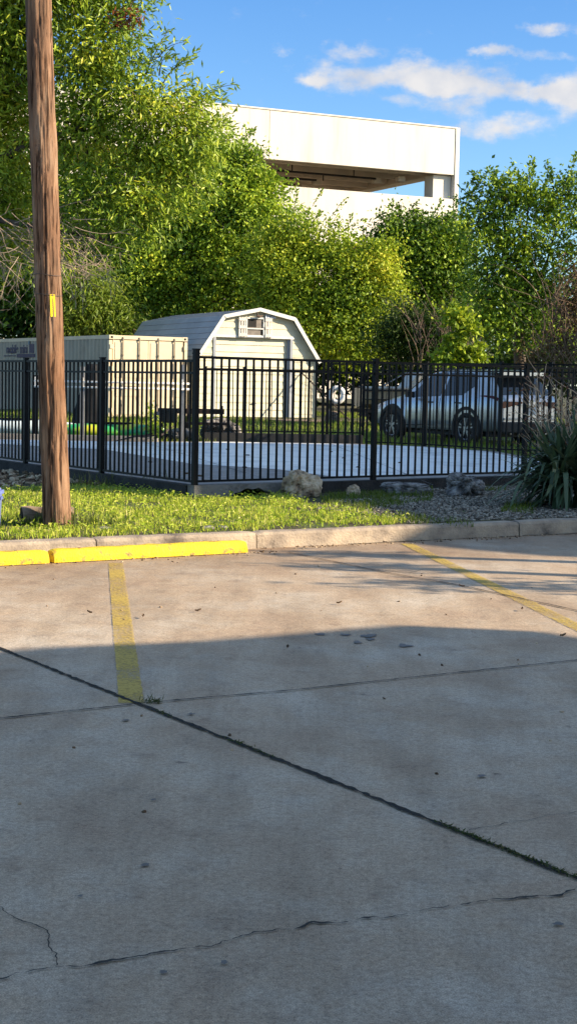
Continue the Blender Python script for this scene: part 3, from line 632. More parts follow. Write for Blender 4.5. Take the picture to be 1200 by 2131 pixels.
# ------------------------------------------------------------------ shipping container
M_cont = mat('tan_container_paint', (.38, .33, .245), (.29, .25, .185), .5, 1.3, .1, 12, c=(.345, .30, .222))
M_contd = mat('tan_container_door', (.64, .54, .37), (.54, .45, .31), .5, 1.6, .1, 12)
M_rod = mat('lock_rod_steel', (.30, .26, .20), (.20, .17, .13), .5, 8, metal=.3)
cth = math.radians(31); co = Vector((-5.44, 47.6, .24)); WD, HT, LN = 2.62, 2.59, 12.19
cont = empty('shipping_container', co, 'long tan shipping container with navy lettering high on its shaded side', 'container', rz=cth)
# long side (x=0 plane, runs along +y), corrugated
b = MB(); rows = []; y = .12; pts = []
while y < LN - .12:
    pts += [(0.035, y), (0.035, y + .07), (0.0, y + .14), (0.0, y + .21)]; y += .28
for z in (.16, HT - .11): rows.append([(x, yy_, z) for x, yy_ in pts])
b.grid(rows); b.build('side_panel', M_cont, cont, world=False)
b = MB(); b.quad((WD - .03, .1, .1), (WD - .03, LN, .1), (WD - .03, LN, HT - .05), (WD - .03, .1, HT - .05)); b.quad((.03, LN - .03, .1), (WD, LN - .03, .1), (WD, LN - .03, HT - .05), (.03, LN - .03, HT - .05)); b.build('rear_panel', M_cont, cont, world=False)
b = MB()
for x in (.03, WD - .03):
    b.box((x, LN / 2, HT - .055), (.06, LN - .3, .11)); b.box((x, LN / 2, .08), (.06, LN - .3, .16)); 
    b.box((x + (.02 if x < 1 else -.02), .06, HT / 2), (.1, .12, HT - .3)); b.box((x + (.02 if x < 1 else -.02), LN - .06, HT / 2), (.1, .12, HT - .3))
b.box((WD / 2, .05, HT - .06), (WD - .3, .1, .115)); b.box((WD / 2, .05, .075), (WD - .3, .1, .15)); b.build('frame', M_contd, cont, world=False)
b = MB(); b.box((WD / 2, LN / 2, HT - .028), (WD - .12, LN - .1, .04)); b.build('roof', M_cont, cont, world=False)
for x in (.085, WD - .085):
    for z in (.065, HT - .06):
        for y in (.085, LN - .085):
            b = MB(); b.box((x, y, z), (.175, .18, .125)); c_ = b.build('corner_casting', M_contd, cont, world=False, bevel=.006)
            if y < 1:
                b = MB(); b.box((x, y - .092, z), (.07, .004, .06)); b.build('casting_hole', M_darkin, c_, world=False)
for k in (0, 1):
    x0 = .13 + k * (WD - .26) / 2; x1 = x0 + (WD - .26) / 2; b = MB()
    zb = [.16, .62, .72, 1.18, 1.28, 1.74, 1.84, 2.34, 2.47]
    b.box(((x0 + x1) / 2, .06, HT / 2), (x1 - x0 - .012, .05, HT - .27))
    for za, zc in ((.22, .66), (.76, 1.22), (1.32, 1.78), (1.88, 2.38)): b.box(((x0 + x1) / 2, .028, (za + zc) / 2), (x1 - x0 - .14, .014, zc - za))
    dd = b.build('door', M_contd, cont, world=False, bevel=.004)
    for q in (.27, .73):
        xx = x0 + (x1 - x0) * q; b = MB(); b.tube([(xx, -.015, .06), (xx, -.015, HT - .05)], .019, 8)
        for zz in (.1, .5, 1.0, 1.5, 2.0, 2.48): b.box((xx, .0, zz), (.07, .03, .05))
        lr = b.build('lock_rod', M_rod, dd, world=False)
        b = MB(); b.box((xx + (.18 if q < .5 else -.18), -.04, 1.05 + .12 * k), (.42, .018, .04)); b.box((xx, -.03, 1.05 + .12 * k), (.06, .04, .1)); b.build('handle', M_rod, dd, world=False)
    for zz in (.35, 1.0, 1.6, 2.25):
        b = MB(); b.box((.07 if k == 0 else WD - .07, .0, zz), (.1, .05, .13)); b.build('hinge', M_contd, dd, world=False)
# lettering
M_navy = mat('navy_lettering', (.012, .022, .07), (.01, .018, .055), .5, 6)
def text_mesh(name, s, size, parent, loc, rot, material, sx=1.0):
    cu_ = bpy.data.curves.new(name, 'FONT'); cu_.body = s; cu_.size = size; cu_.extrude = .002; cu_.offset = .014
    t = bpy.data.objects.new('tmp', cu_); COL.objects.link(t); bpy.context.view_layer.update()
    me = bpy.data.meshes.new_from_object(t.evaluated_get(bpy.context.evaluated_depsgraph_get())); COL.objects.unlink(t); bpy.data.objects.remove(t)
    o = bpy.data.objects.new(name, me); COL.objects.link(o); o.parent = parent; me.materials.clear(); me.materials.append(material)
    o.location = loc; o.rotation_euler = rot; o.scale = (sx, 1, 1); return o
def cont_y(px):               # how far along the side a sight line lands
    d = ray(px, 720); a = Vector((d.x, d.y, 0)); u = Vector((-math.sin(cth), math.cos(cth), 0)); n = Vector((u.y, -u.x, 0))
    t = co.to_2d().dot(n.to_2d()) / a.to_2d().dot(n.to_2d()); return (a * t - co).dot(u)
ya, yb2 = cont_y(14), cont_y(60); span = ya - yb2
text_mesh('lettering', 'mobile mini', .40, cont, (-.006, ya, HT - .49), (R(90), 0, R(-90)), M_navy, span / 1.95)
yc0, yc1 = cont_y(62), cont_y(72)
b = MB(); b.box((-.006, (yc0 + yc1) / 2, HT - .35), (.006, abs(yc1 - yc0), .3)); y0_, y1_ = cont_y(36), cont_y(74); b.box((-.006, (y0_ + y1_) / 2, HT - .585), (.006, abs(y1_ - y0_), .12)); yd0, yd1 = cont_y(9), cont_y(34); b.box((-.006, (yd0 + yd1) / 2, HT - .585), (.006, abs(yd1 - yd0), .03)); b.build('logo_bar', M_navy, cont, world=False)
text_mesh('lettering', '1-800', .10, cont, (-.011, cont_y(48), HT - .62), (R(90), 0, R(-90)), M_cont, 2.6) if False else None
b = MB(); yq = cont_y(61); b.tube([(-.007, yq, HT - .16), (-.001, yq, HT - .16)], .07, 12); b.build('logo_dot', mat('teal_dot', (.12, .2, .24), rough=.5), cont, world=False)

# black tarp heaped against the container side
def cloth_heap(px0, px1, ytop, Y, label):
    a, c = Q(px0, 880, Y), Q(px1, 880, Y); top = Q((px0 + px1) / 2, ytop, Y).z; root = None; b = MB(); rows = []; cx, w = (a.x + c.x) / 2, (c.x - a.x) / 2
    for i in range(17):
        t = i / 16; z = .2 + (top - .2) * t; rr = []; ww = w * (1 - .72 * t ** 1.2)
        for j in range(41):
            g = 2 * math.pi * (j % 40) / 40; fold = 1 + .20 * noise.noise(Vector((math.cos(g) * 3, math.sin(g) * 3, t * 1.3))) + .10 * math.sin(g * 7 + t * 3)
            rr.append((cx + ww * fold * math.cos(g) + .12 * t, Y + .35 * ww * fold * math.sin(g), z))
        rows.append(rr)
    b.grid(rows); b.f.append(tuple(16 * 41 + k for k in range(40))); return tag(b.build('tarp', mat('black_tarp', (.016, .016, .018), (.008, .008, .009), .7, 5), smooth=True), label, 'tarp')
cloth_heap(146, 216, 757, 35.0, 'black tarp draped over something tall in front of the container side')

# kayaks lying at the back of the court
def kayak(c, ln, wd, ht, ang, label, material, stripe):
    root = empty('kayak', c, label, 'kayak', 'kayaks lying behind the court', rz=ang); b = MB(); rows = []; n = 36
    for i in range(n + 1):
        t = -1 + 2 * i / n; e = (1 - abs(t) ** 2.3); w = wd / 2 * max(.02, e ** .8); h0_ = .10 * abs(t) ** 3; h1_ = ht * (.55 + .45 * e) + .10 * abs(t) ** 3; rr = []
        for j in range(17):
            g = 2 * math.pi * (j % 16) / 16; rr.append((t * ln / 2, w * math.cos(g), (h0_ + h1_) / 2 + (h1_ - h0_) / 2 * math.sin(g) * (1 if math.sin(g) > 0 else 1)))
        rows.append(rr)
    b.grid(rows); b.build('hull', material, root, smooth=True, world=False)
    b = MB(); pr = [(.42 * math.cos(k * math.pi / 12), .19 * math.sin(k * math.pi / 12)) for k in range(24)]
    b.tube([(x * 1.05, y, ht * .95 + .01) for x, y in pr] + [(.42 * 1.05, 0, ht * .95 + .01)], .022, 6); b.build('cockpit_rim', M_fence, root, world=False)
    b = MB()
    for sx in (-1, 1): b.box((sx * ln * .45, 0, ht * .78), (.14, .03, .05))
    b.build('carry_handle', stripe, root, world=False)
def kayak_mat(name, cols, sc):
    M = bpy.data.materials.new(name); M.use_nodes = True; N, L = nt(M); bs = N['Principled BSDF']; bs.inputs['Roughness'].default_value = .3
    tc = N.new('ShaderNodeTexCoord'); w = N.new('ShaderNodeTexNoise'); w.inputs['Scale'].default_value = sc; w.inputs['Detail'].default_value = 2
    mp = N.new('ShaderNodeMapping'); mp.inputs['Scale'].default_value = (1, .7, 2.4); mp.inputs['Rotation'].default_value = (0, .5, .4); L.new(tc.outputs['Object'], mp.inputs[0]); L.new(mp.outputs[0], w.inputs['Vector'])
    r = N.new('ShaderNodeValToRGB'); e = r.color_ramp.elements; e[0].position = .3; e[0].color = (*cols[0], 1); e[1].position = .72; e[1].color = (*cols[-1], 1)
    for i in range(1, len(cols) - 1): x = e.new(.3 + .42 * i / (len(cols) - 1)); x.color = (*cols[i], 1)
    L.new(w.outputs[0], r.inputs[0]); L.new(r.outputs[0], bs.inputs['Base Color']); return M
yk = 33.2; ka, kb2 = Q(140, 888, yk), Q(318, 888, yk)
kayak(((ka.x + kb2.x) / 2, yk, .24), 2.3, .62, .36, R(6), 'yellow and green swirled kayak lying in front of the container doors', kayak_mat('yellow_green_plastic', [(.72, .66, .04), (.55, .66, .04), (.10, .48, .10), (.02, .40, .18), (.62, .62, .05)], 1.9), M_fence)
ka, kb2 = Q(-70, 885, yk), Q(138, 888, yk + .4)
kayak(((ka.x + kb2.x) / 2, yk + .35, .24), 2.7, .66, .40, R(-3), 'pale blue-white kayak lying left of the yellow one', kayak_mat('pale_blue_plastic', [(.55, .68, .66), (.66, .74, .74), (.5, .62, .68)], 1.2), M_fence)

# park bench and charcoal grill at the court's far edge
yb = 33.0; ba, bc2 = Q(352, 856, yb), Q(466, 856, yb); ga = .24
M_plank = mat('dark_plank', (.045, .032, .026), (.025, .018, .015), .8, 6, stretch=(.2, 1, 1))
bn = empty('park_bench', ((ba.x + bc2.x) / 2, yb, ga), 'dark wooden plank bench with a back board, right of the black grill', 'bench')
b = MB(); b.box(((ba.x + bc2.x) / 2, yb + .2, Q(400, 856, yb).z), (bc2.x - ba.x, .04, .11)); b.build('backrest', M_plank, bn)
sa, sc_ = Q(378, 882, yb), Q(470, 882, yb); b = MB(); b.box(((sa.x + sc_.x) / 2 , yb, Q(400, 881, yb).z), (sc_.x - sa.x + .1, .4, .05)); b.build('seat', M_plank, bn)
zb = Q(400, 881, yb).z
for x in (sa.x + .12, sc_.x - .1):
    b = MB(); b.box((x, yb - .12, (ga + zb) / 2 - .03), (.06, .06, zb - ga + .02)); b.build('leg', M_plank, bn)
    b = MB(); b.box((x, yb + .165, (ga + 1.0) / 2), (.06, .05, 1.0 - ga)); b.build('back_post', M_plank, bn)
gq = Q(350, 900, yb); gr = empty('charcoal_grill', (gq.x, yb, ga), 'boxy black charcoal grill standing left of the bench', 'grill'); M_gr = mat('black_enamel', (.016, .016, .016), (.01, .01, .01), .4, 5)
b = MB(); b.box((gq.x, yb, .74), (.36, .34, .22)); b.build('firebox', M_gr, gr, bevel=.015)
b = MB(); b.prism([(gq.x - .2, yb - .18, .85), (gq.x + .2, yb - .18, .85), (gq.x + .2, yb - .1, .95), (gq.x + .2, yb + .1, .95), (gq.x + .2, yb + .18, .85), (gq.x - .2, yb + .18, .85)][0:2] + [(gq.x + .2, yb - .18, .93), (gq.x - .2, yb - .18, .93)], (0, .36, 0)); b.build('lid', M_gr, gr)
b = MB(); b.box((gq.x - .27, yb - .05, .77), (.2, .3, .17)); b.build('side_box', mat('grey_steel_box', (.2, .2, .2), (.14, .14, .14), .5, 6), gr)
b = MB(); b.box((gq.x + .03, yb, .33), (.22, .25, .14)); b.build('ash_box', M_gr, gr)
for sx in (-.13, .15):
    for sy in (-.12, .12):
        b = MB(); b.box((gq.x + sx, yb + sy, .45), (.035, .035, .42)); b.build('leg', M_gr, gr)
# boulders
rock('boulder', Q(455, 893, 33.6) - Vector((0, 0, .02)), (.36, .3, .23), 3.1, M_grey, 'pale grey boulder lying under the bench seat', 'boulder', 'boulders at the back of the court')
rock('boulder', Q(486, 896, 33.4) - Vector((0, 0, .02)), (.16, .16, .15), 5.7, M_grey, 'small boulder right of the larger one behind the bench', 'boulder', 'boulders at the back of the court')
rock('boulder', Q(380, 903, 32.9), (.30, .2, .12), 8.2, M_grey, 'flat boulder low in front of the bench leg', 'boulder', 'boulders at the back of the court')
# branches lying on the court
def branch(pts, r, label, material=M_rust): 
    b = MB(); b.tube(pts, [r * (1 - .75 * k / (len(pts) - 1)) for k in range(len(pts))], 6); return tag(b.build('fallen_branch', material), label, 'branch')
branch([Q(325, 903, 31.4), Q(300, 908, 31.2), Q(285, 907, 31.1), Q(262, 913, 30.9), Q(240, 918, 30.8)], .04, 'dark fallen branch lying across the pale court edge near the kayaks')
branch([Q(322, 912, 31.3), Q(340, 903, 31.5), Q(352, 893, 31.6), Q(366, 885, 31.7)], .025, 'thin curved fallen branch leaning up toward the grill')

# ------------------------------------------------------------------ life ring on its stand, stump
lc = Q(701, 822, 47.0); M_ring = mat('ring_white', (.78, .78, .76), (.68, .68, .66), .45, 5)
lr = empty('life_ring', lc, 'white life ring with a blue patch hung on a post behind the fence', 'life ring')
def arc(rm, rt2, a0_, a1_, mtl, nm, n=40):
    b = MB(); pts = [lc + Vector((rm * math.cos(a0_ + (a1_ - a0_) * k / n), -.03 * math.sin(a0_), rm * math.sin(a0_ + (a1_ - a0_) * k / n) * 1.12)) for k in range(n + 1)]
    b.tube(pts, rt2, 12); b.build(nm, mtl, lr, smooth=True)
arc(.185, .075, 0, 2 * math.pi, M_ring, 'ring'); arc(.185, .077, R(225), R(300), mat('ring_blue', (.12, .26, .55), rough=.5), 'blue_patch', 12); arc(.185, .078, R(58), R(78), mat('ring_dark', (.05, .06, .09), rough=.5), 'band', 6)
b = MB(); b.tube([(lc.x - .16, lc.y + .14, .3), (lc.x - .19, lc.y + .12, lc.z + .1)], .035, 10); tag(b.build('ring_post', M_rust), 'short dark post standing behind the white life ring', 'post')
rock('stump', (Q(690, 868, 46.6).x, 46.6, .44), (.2, .2, .27), 2.2, mat('stump_wood', (.22, .16, .12), (.12, .09, .07), .9, 8), 'rough brown tree stump below the life ring', 'stump', amp=.12)

# ------------------------------------------------------------------ parking garage
M_pre = mat('cream_precast', (.66, .615, .53), (.54, .49, .41), .8, 1.1, .15, 8, c=(.64, .59, .505), stretch=(1.4, 1.4, .14), lo=.28, hi=.6)
M_under = mat('raw_concrete', (.58, .50, .40), (.46, .40, .32), .85, 1.2)
M_pipe = mat('black_pipe', (.012, .012, .012), rough=.5)
GS = 1.16; gc = Vector((6.93 * GS, 70 * GS, 0)); ga_ = Vector((-.9, -.437, 0)).normalized(); gb = Vector((-ga_.y * -1, 0, 0)); gb = Vector((ga_.y, -ga_.x, 0))
if gb.y < 0: gb = -gb
gar = empty('parking_garage', gc, 'cream concrete parking garage standing above the trees, open at its upper level', 'garage')
GL, GD = 36.0, 32.0
def gp(a, d, z): return gc + ga_ * (a * GS) + gb * (d * GS) + UZ * (1.5 + (z - 1.5) * GS)
def slab(name, a0, a1, d0, d1, z0, z1, m_): 
    b = MB(); b.prism([gp(a0, d0, z0), gp(a1, d0, z0), gp(a1, d1, z0), gp(a0, d1, z0)], UZ * (z1 - z0) * GS); return b.build(name, m_, gar)
tops = [12.64, 9.62, 6.35, 3.08]
for i, zt in enumerate(tops):
    zb_ = zt - (1.98 if i == 0 else 2.2)
    edges = [0, 8.9, 17.9, 26.9, GL]
    for k in range(len(edges) - 1): slab('parapet_panel', edges[k] + .012, edges[k + 1] - .012, 0, .22, zb_, zt, M_pre)
    slab('parapet_panel', 0, .2, .235, GD, zb_, zt, M_pre); slab('parapet_panel', GL - .2, GL, .235, GD, zb_, zt, M_pre); slab('parapet_panel', .22, GL - .22, GD - .22, GD, zb_, zt, M_pre)
    slab('floor_slab', .22, GL - .22, .24, GD - .24, zb_ + .35, zb_ + .6, M_under)
    for k in range(9):
        dd_ = 1.0 + 1.75 * k; slab('beam', .9, GL - .3, dd_, dd_ + .18, zb_ + .02, zb_ + .348, M_under)
    slab('end_beam', .21, .75, .24, GD - .3, zb_ - .02, zb_ + .345, M_under)
slab('parapet_cap', -.03, GL, -.035, .26, tops[0] + .003, tops[0] + .06, M_pre); slab('corner_fin', -.20, -.005, -.03, .5, 0, tops[0] + .05, M_pre)
for a in (.03, 9.2, 18.2, 27.2, 35): slab('column', a, a + .88, .26, 1.0, 0, 10.62, M_pre)
for a in (.25, 9.2, 18.2, 27.2, 35): slab('column', a, a + .8, 20, 20.7, 0, 10.62, M_under)
for d_, z in ((2.35, 10.56), (4.2, 10.54), (6.4, 10.56)):
    b = MB(); b.tube([gp(2.6 if d_ < 3 else 4.6, d_, z), gp(30, d_, z)], .055, 8); b.build('sprinkler_pipe', M_pipe, gar)
    b = MB()
    for a in range(3, 30, 3): b.tube([gp(a + .3 * d_, d_, z), gp(a + .3 * d_, d_, z + .55)], .035, 6)
    b.build('pipe_hanger', M_pipe, gar)
for a, d_ in ((2.3, 2.4), (4.3, 4.3), (1.7, 1.3), (4.0, 6.2)): slab('sprinkler_box', a, a + .35, d_, d_ + .3, 10.38, 10.6, M_under)
slab('light_fixture', 9.3, 9.75, .6, 1.0, 10.45, 10.6, mat('fixture_white', (.8, .8, .78), rough=.4))
#@@PART5
# ------------------------------------------------------------------ silver car
def lerp(a, b, t): return a + (b - a) * t
M_silver = mat('silver_paint', (.44, .45, .47), (.42, .43, .45), .3, 2, metal=.55, coat=.5)
M_glass = mat('tinted_glass', (.012, .014, .017), (.012, .014, .017), .05, 1, spec=.6)
M_plas = mat('black_plastic', (.02, .02, .021), (.014, .014, .015), .6, 9)
M_tyre = mat('tyre_rubber', (.02, .02, .02), (.013, .013, .013), .8, 12); M_rim = mat('alloy_rim', (.30, .30, .31), rough=.35, metal=.7)
M_tail = mat('red_lens', (.11, .004, .006), (.07, .003, .005), .2, 3, spec=.25)
ra, rb = Vector((3.94, 34.9, 0)), Vector((2.47, 37.1, 0)); hd_ = (rb - ra).normalized(); left = Vector((-hd_.y, hd_.x, 0))
cang = math.atan2(hd_.y, hd_.x)
car_o = ra - hd_ * 1.03 - left * .80; car_o.z = .215      # rear bumper middle on the ground
car = empty('parked_car', car_o, 'silver crossover car parked behind the far fence, its rear to the right', 'car', rz=cang)
ST = [(0.0, .42, .93, .96, .74, .66), (.05, .36, 1.03, 1.07, .85, .74), (.2, .33, 1.08, 1.22, .89, .70), (.45, .31, 1.09, 1.48, .91, .63), (.62, .30, 1.08, 1.585, .918, .60), (1.03, .29, 1.06, 1.63, .922, .60), (1.6, .27, 1.03, 1.645, .922, .61), (2.2, .27, 1.01, 1.638, .922, .61), (2.6, .27, .995, 1.59, .92, .60), (2.95, .27, .985, 1.44, .92, .61), (3.3, .28, .975, 1.20, .915, .66), (3.55, .29, .96, 1.05, .91, .70), (4.0, .31, .91, .975, .90, .66), (4.35, .33, .83, .89, .85, .60), (4.56, .36, .70, .76, .76, .54), (4.64, .42, .58, .62, .64, .45)]
def stat(x):
    for a, b_ in zip(ST[:-1], ST[1:]):
        if a[0] <= x <= b_[0]:
            t = (x - a[0]) / (b_[0] - a[0]); return [lerp(p, q, t) for p, q in zip(a, b_)]
    return list(ST[-1] if x > 4 else ST[0])
def sect(x):
    _, zs, zb, zt, w, wt = stat(x)
    return [(w * .80, zs), (w * .96, zs + .05), (w * .99, lerp(zs, zb, .35)), (w * 1.0, lerp(zs, zb, .62)), (w * .985, lerp(zs, zb, .86)), (w * .955, zb), (lerp(w * .95, wt, .38), lerp(zb, zt, .34)), (lerp(w * .95, wt, .78), lerp(zb, zt, .74)), (wt + .02, lerp(zb, zt, .93)), (wt * .86, zt), (wt * .45, zt + .018), (0, zt + .022)]
def surf(x, s, off=0.0, side=1):    # s indexes the section, fractional
    q = sect(x); i = min(int(s), len(q) - 2); t = s - i; y, z = lerp(q[i][0], q[i + 1][0], t), lerp(q[i][1], q[i + 1][1], t)
    dy, dz_ = q[i + 1][0] - q[i][0], q[i + 1][1] - q[i][1]; l = math.hypot(dy, dz_) or 1
    return (x, side * (y + dz_ / l * off), z - dy / l * off)
b = MB(); rows = []; xs = sorted(set([s[0] for s in ST] + [k * .1 for k in range(1, 46)]))
for x in xs: rows.append([(x, -y, z) for y, z in sect(x)] + [(x, y, z) for y, z in reversed(sect(x)[:-1])])
b.grid(rows); n_ = len(rows[0]); b.f.append(tuple(range(n_))); e = (len(rows) - 1) * n_; b.f.append(tuple(e + k for k in range(n_ - 1, -1, -1)))
body = b.build('body', M_silver, car, smooth=True, world=False)
for p_ in body.data.polygons:
    if len(p_.vertices) > 4: p_.use_smooth = False
def patch(name, xs_, s0f, s1f, m_, par, off=.006, sides=(1, -1), ns=6):
    for sd_ in sides:
        b = MB(); b.grid([[surf(x, lerp(s0f(x), s1f(x), k / ns), off, sd_) for k in range(ns + 1)] for x in xs_]); b.build(name, m_, par, smooth=True, world=False)
fr2 = lambda a, b_, n: [lerp(a, b_, k / n) for k in range(n + 1)]
top_f = lambda x: 7.95 if x < 2.55 else lerp(7.95, 5.3, min(1, (x - 2.55) / .75) ** 1.0)
patch('side_window', fr2(.95, 1.92, 12), lambda x: 5.2 + max(0, (1.25 - x)) * 3.2, lambda x: 7.9 - max(0, (1.15 - x)) * 4.5, M_glass, car)
patch('side_window', fr2(2.0, 3.12, 12), lambda x: 5.2, top_f, M_glass, car)
b = MB(); b.grid([[(x_ - .012, y_ * stat(x_)[5] * .99, stat(x_)[3] + .012 - .02 * y_ * y_) for y_ in fr2(-1, 1, 8)] for x_ in fr2(.10, .50, 8)]); b.build('rear_window', M_glass, car, smooth=True, world=False)
b = MB(); b.grid([[(x_ + .02, y_ * stat(x_)[5] * 1.0, stat(x_)[3] + .02 - .02 * y_ * y_) for y_ in fr2(-1, 1, 8)] for x_ in fr2(2.66, 3.5, 8)]); b.build('windscreen', M_glass, car, smooth=True, world=False)
b = MB(); b.prism([(.42, -.64, 1.60), (.26, -.60, 1.585), (.26, .60, 1.585), (.42, .64, 1.60), (.75, .60, 1.635), (.75, -.60, 1.635)], (0, 0, .03)); b.box((.25, 0, 1.585), (.05, 1.2, .085)); b.build('spoiler', M_silver, car, world=False)
for sd_ in (1, -1):                                                   # tail lamps: a wedge that runs forward along the side
    b = MB(); b.grid([[surf(x, lerp(4.35 + max(0, x - .05) * 1.1, 5.12 - max(0, x - .05) * .2, k / 4), .012, sd_) for k in range(5)] for x in fr2(.02, .62, 8)]); b.grid([[(-.014, sd_ * y, z) for z in (.83 + .10 * (1 - (y - .25) / .5), .975)] for y in fr2(.22, .78, 4)])
    b.build('tail_lamp', M_tail, car, world=False)
    b = MB(); b.tube([(2.86, sd_ * .93, 1.02), (2.86, sd_ * 1.03, 1.05)], .03, 6); b.box((2.84, sd_ * 1.07, 1.08), (.12, .19, .13)); b.build('mirror', M_plas, car, world=False, bevel=.012)
    for xh in (1.32, 2.30):
        b = MB(); b.box((xh, sd_ * .925, .92), (.2, .03, .03)); b.build('door_handle', M_plas, car, world=False, bevel=.006)
    b = MB(); b.box((1.55, sd_ * .54, 1.668), (1.7, .03, .025)); b.build('roof_rail', M_plas, car, world=False, bevel=.008)
    b = MB(); b.grid([[surf(x, s_, .008, sd_) for s_ in (0.0, .8, 1.35 + .12 * math.sin(x))] for x in fr2(1.35, 3.35, 10)]); b.build('sill_cladding', M_plas, car, world=False)
    b = MB(); b.grid([[surf(x, s_, .014, sd_) for s_ in (1.15, 1.15 + .5 * max(0.05, (3.2 - x) / 1.7))] for x in fr2(1.5, 3.1, 8)]); b.build('sill_trim', M_rim, car, world=False)
    for xs_ in (1.97,):
        b = MB(); b.grid([[surf(x, s_, .004, sd_) for s_ in fr2(1.4, 5, 10)] for x in (xs_ - .006, xs_ + .006)]); b.build('door_gap', M_plas, car, world=False)
b = MB(); b.box((.03, 0, .42), (.16, 1.60, .24)); b.build('rear_bumper', M_plas, car, world=False, bevel=.03)
b = MB(); b.box((-.012, 0, .60), (.05, 1.5, .045)); b.build('bumper_chrome', M_rim, car, world=False, bevel=.008)
b = MB(); b.box((-.012, 0, .78), (.02, .34, .17)); pl_ = b.build('licence_plate', mat('plate_pale', (.6, .6, .58), rough=.5), car, world=False)
b = MB(); b.box((-.02, 0, .90), (.03, .7, .035)); b.build('tailgate_trim', M_rim, car, world=False)
for y_ in (-.5, .5):
    b = MB(); b.tube([(-.02, y_, .30), (.3, y_, .31)], .045, 10); b.build('exhaust_tip', M_rim, car, world=False)
def wheel(x, sd_):
    w_ = .915 * sd_; b = MB(); n = 40; rows = []
    pr = [(-.22, .24), (-.22, .33), (-.19, .36), (-.03, .362), (.0, .335), (.0, .245), (-.03, .24)]
    for k in range(n + 1):
        g = 2 * math.pi * k / n; rows.append([(x + r_ * math.cos(g), w_ + sd_ * o + sd_ * .02, .362 + r_ * math.sin(g)) for o, r_ in pr])
    b.grid(rows); wt_ = b.build('wheel', M_tyre, car, smooth=True, world=False)
    b = MB()
    for k in range(5):
        for dg in (-.17, .17):
            g = 2 * math.pi * k / 5 + dg + .3; d = Vector((math.cos(g), 0, math.sin(g))); t_ = Vector((-d.z, 0, d.x)); c0_ = Vector((x, w_ + sd_ * .0, .362))
            b.box(c0_ + d * .145, (.2, .02, .03), (d, Vector((0, 1, 0)), t_))
    b.tube([(x, w_ - sd_ * .03, .362), (x, w_ + sd_ * .015, .362)], .05, 12)
    pts = [(x + .24 * math.cos(2 * math.pi * k / 30), w_ + sd_ * .0, .362 + .24 * math.sin(2 * math.pi * k / 30)) for k in range(31)]; b.tube(pts, .013, 6); b.build('rim', M_rim, wt_, world=False)
    b = MB(); b.tube([(x, w_ - sd_ * .08, .362), (x, w_ - sd_ * .06, .362)], .242, 24); b.build('brake_disc', M_plas, wt_, world=False)
    b = MB(); rows = []
    for k in range(25):
        g = math.pi * (-.12 + 1.24 * k / 24); rows.append([(x + r_ * math.cos(g), sd_ * yy_, .37 + r_ * math.sin(g)) for r_, yy_ in ((.0, .913), (.40, .913), (.40, .935), (.47, .935), (.485, .90))])
    b.grid(rows); b.build('wheel_arch', M_plas, car, world=False)
for x in (1.03, 3.69):
    for sd_ in (1, -1): wheel(x, sd_)
b = MB(); b.box((2.3, 0, .30), (3.9, 1.5, .2)); b.build('underbody', M_plas, car, world=False)
for sd_ in (1, -1):
    patch('head_lamp', fr2(4.25, 4.58, 6), lambda x: 3.6, lambda x: 4.9, mat('lamp_lens', (.5, .5, .52), rough=.1), car, .008, (sd_,))
b = MB(); b.grid([[(4.645 + .02, y_, z_) for z_ in (.4, .75)] for y_ in (-.4, .4)]); b.build('grille', M_plas, car, world=False)

# ------------------------------------------------------------------ boat on a trailer, behind the car
M_hull = mat('tan_hull', (.34, .29, .22), (.24, .20, .155), .5, 2.2); M_deck = mat('pale_deck', (.52, .46, .38), (.42, .37, .3), .5, 3)
bo = Q(742, 870, 45.2); bo.z = .33; boat = empty('motorboat', bo, 'tan motorboat with a low windscreen on a trailer, half hidden by the silver car', 'boat', rz=R(7))
b = MB(); rows = []
for i in range(25):
    t = i / 24; x = 5.0 * t; w = .95 * (1 - max(0, (t - .35) / .65) ** 2.2); zk = .50 + .35 * max(0, (t - .5) / .5) ** 2; zg = 1.07 + .14 * t ** 2
    rows.append([(x, -w, zg), (x, -w * .99, zg - .1), (x, -w * .93, lerp(zk, zg, .45)), (x, -w * .8, lerp(zk, zg, .22)), (x, 0, zk), (x, w * .8, lerp(zk, zg, .22)), (x, w * .93, lerp(zk, zg, .45)), (x, w * .99, zg - .1), (x, w, zg)])
b.grid(rows); b.f.append(tuple(range(9))); b.build('hull', M_hull, boat, world=False)
b = MB(); b.grid([[(r_[0][0], r_[0][1] * k, r_[0][2] + .05 * (1 - k * k)) for k in (-1, -.5, 0, .5, 1)] for r_ in rows]); b.build('deck', M_deck, boat, world=False)
b = MB()
for sgn in (0, 8): b.tube([(r_[sgn][0], r_[sgn][1] * 1.005, r_[sgn][2] - .06) for r_ in rows], .03, 6)
b.build('rub_rail', M_plas, boat, world=False)
b = MB()
for sgn in (2, 6): b.tube([(r_[sgn][0], r_[sgn][1] * 1.01, r_[sgn][2]) for r_ in rows], .016, 6)
b.build('chine_stripe', M_plas, boat, world=False)
b = MB(); b.grid([[(1.35 + .28 * k + .35 * (y_ * y_) * -1 + .3, y_ * .78, 1.1 + .42 * k) for y_ in fr2(-1, 1, 8)] for k in (0, 1)]); ws_ = b.build('windscreen', mat('hazy_screen', (.52, .52, .5), (.46, .46, .44), .2, 3), boat, world=False)
b = MB(); b.tube([(1.65 + .28 - .35 * y_ * y_, y_ * .78, 1.525) for y_ in fr2(-1, 1, 12)], .016, 6); b.build('frame', M_rim, ws_, world=False)
b = MB(); b.tube([(1.25, -.74, 1.52), (.55, -.85, 1.12)], .018, 6); b.build('grab_rail', M_rim, boat, world=False)
tr = empty('boat_trailer', bo, 'low dark trailer with one small wheel showing under the tan motorboat', 'trailer', rz=R(7))
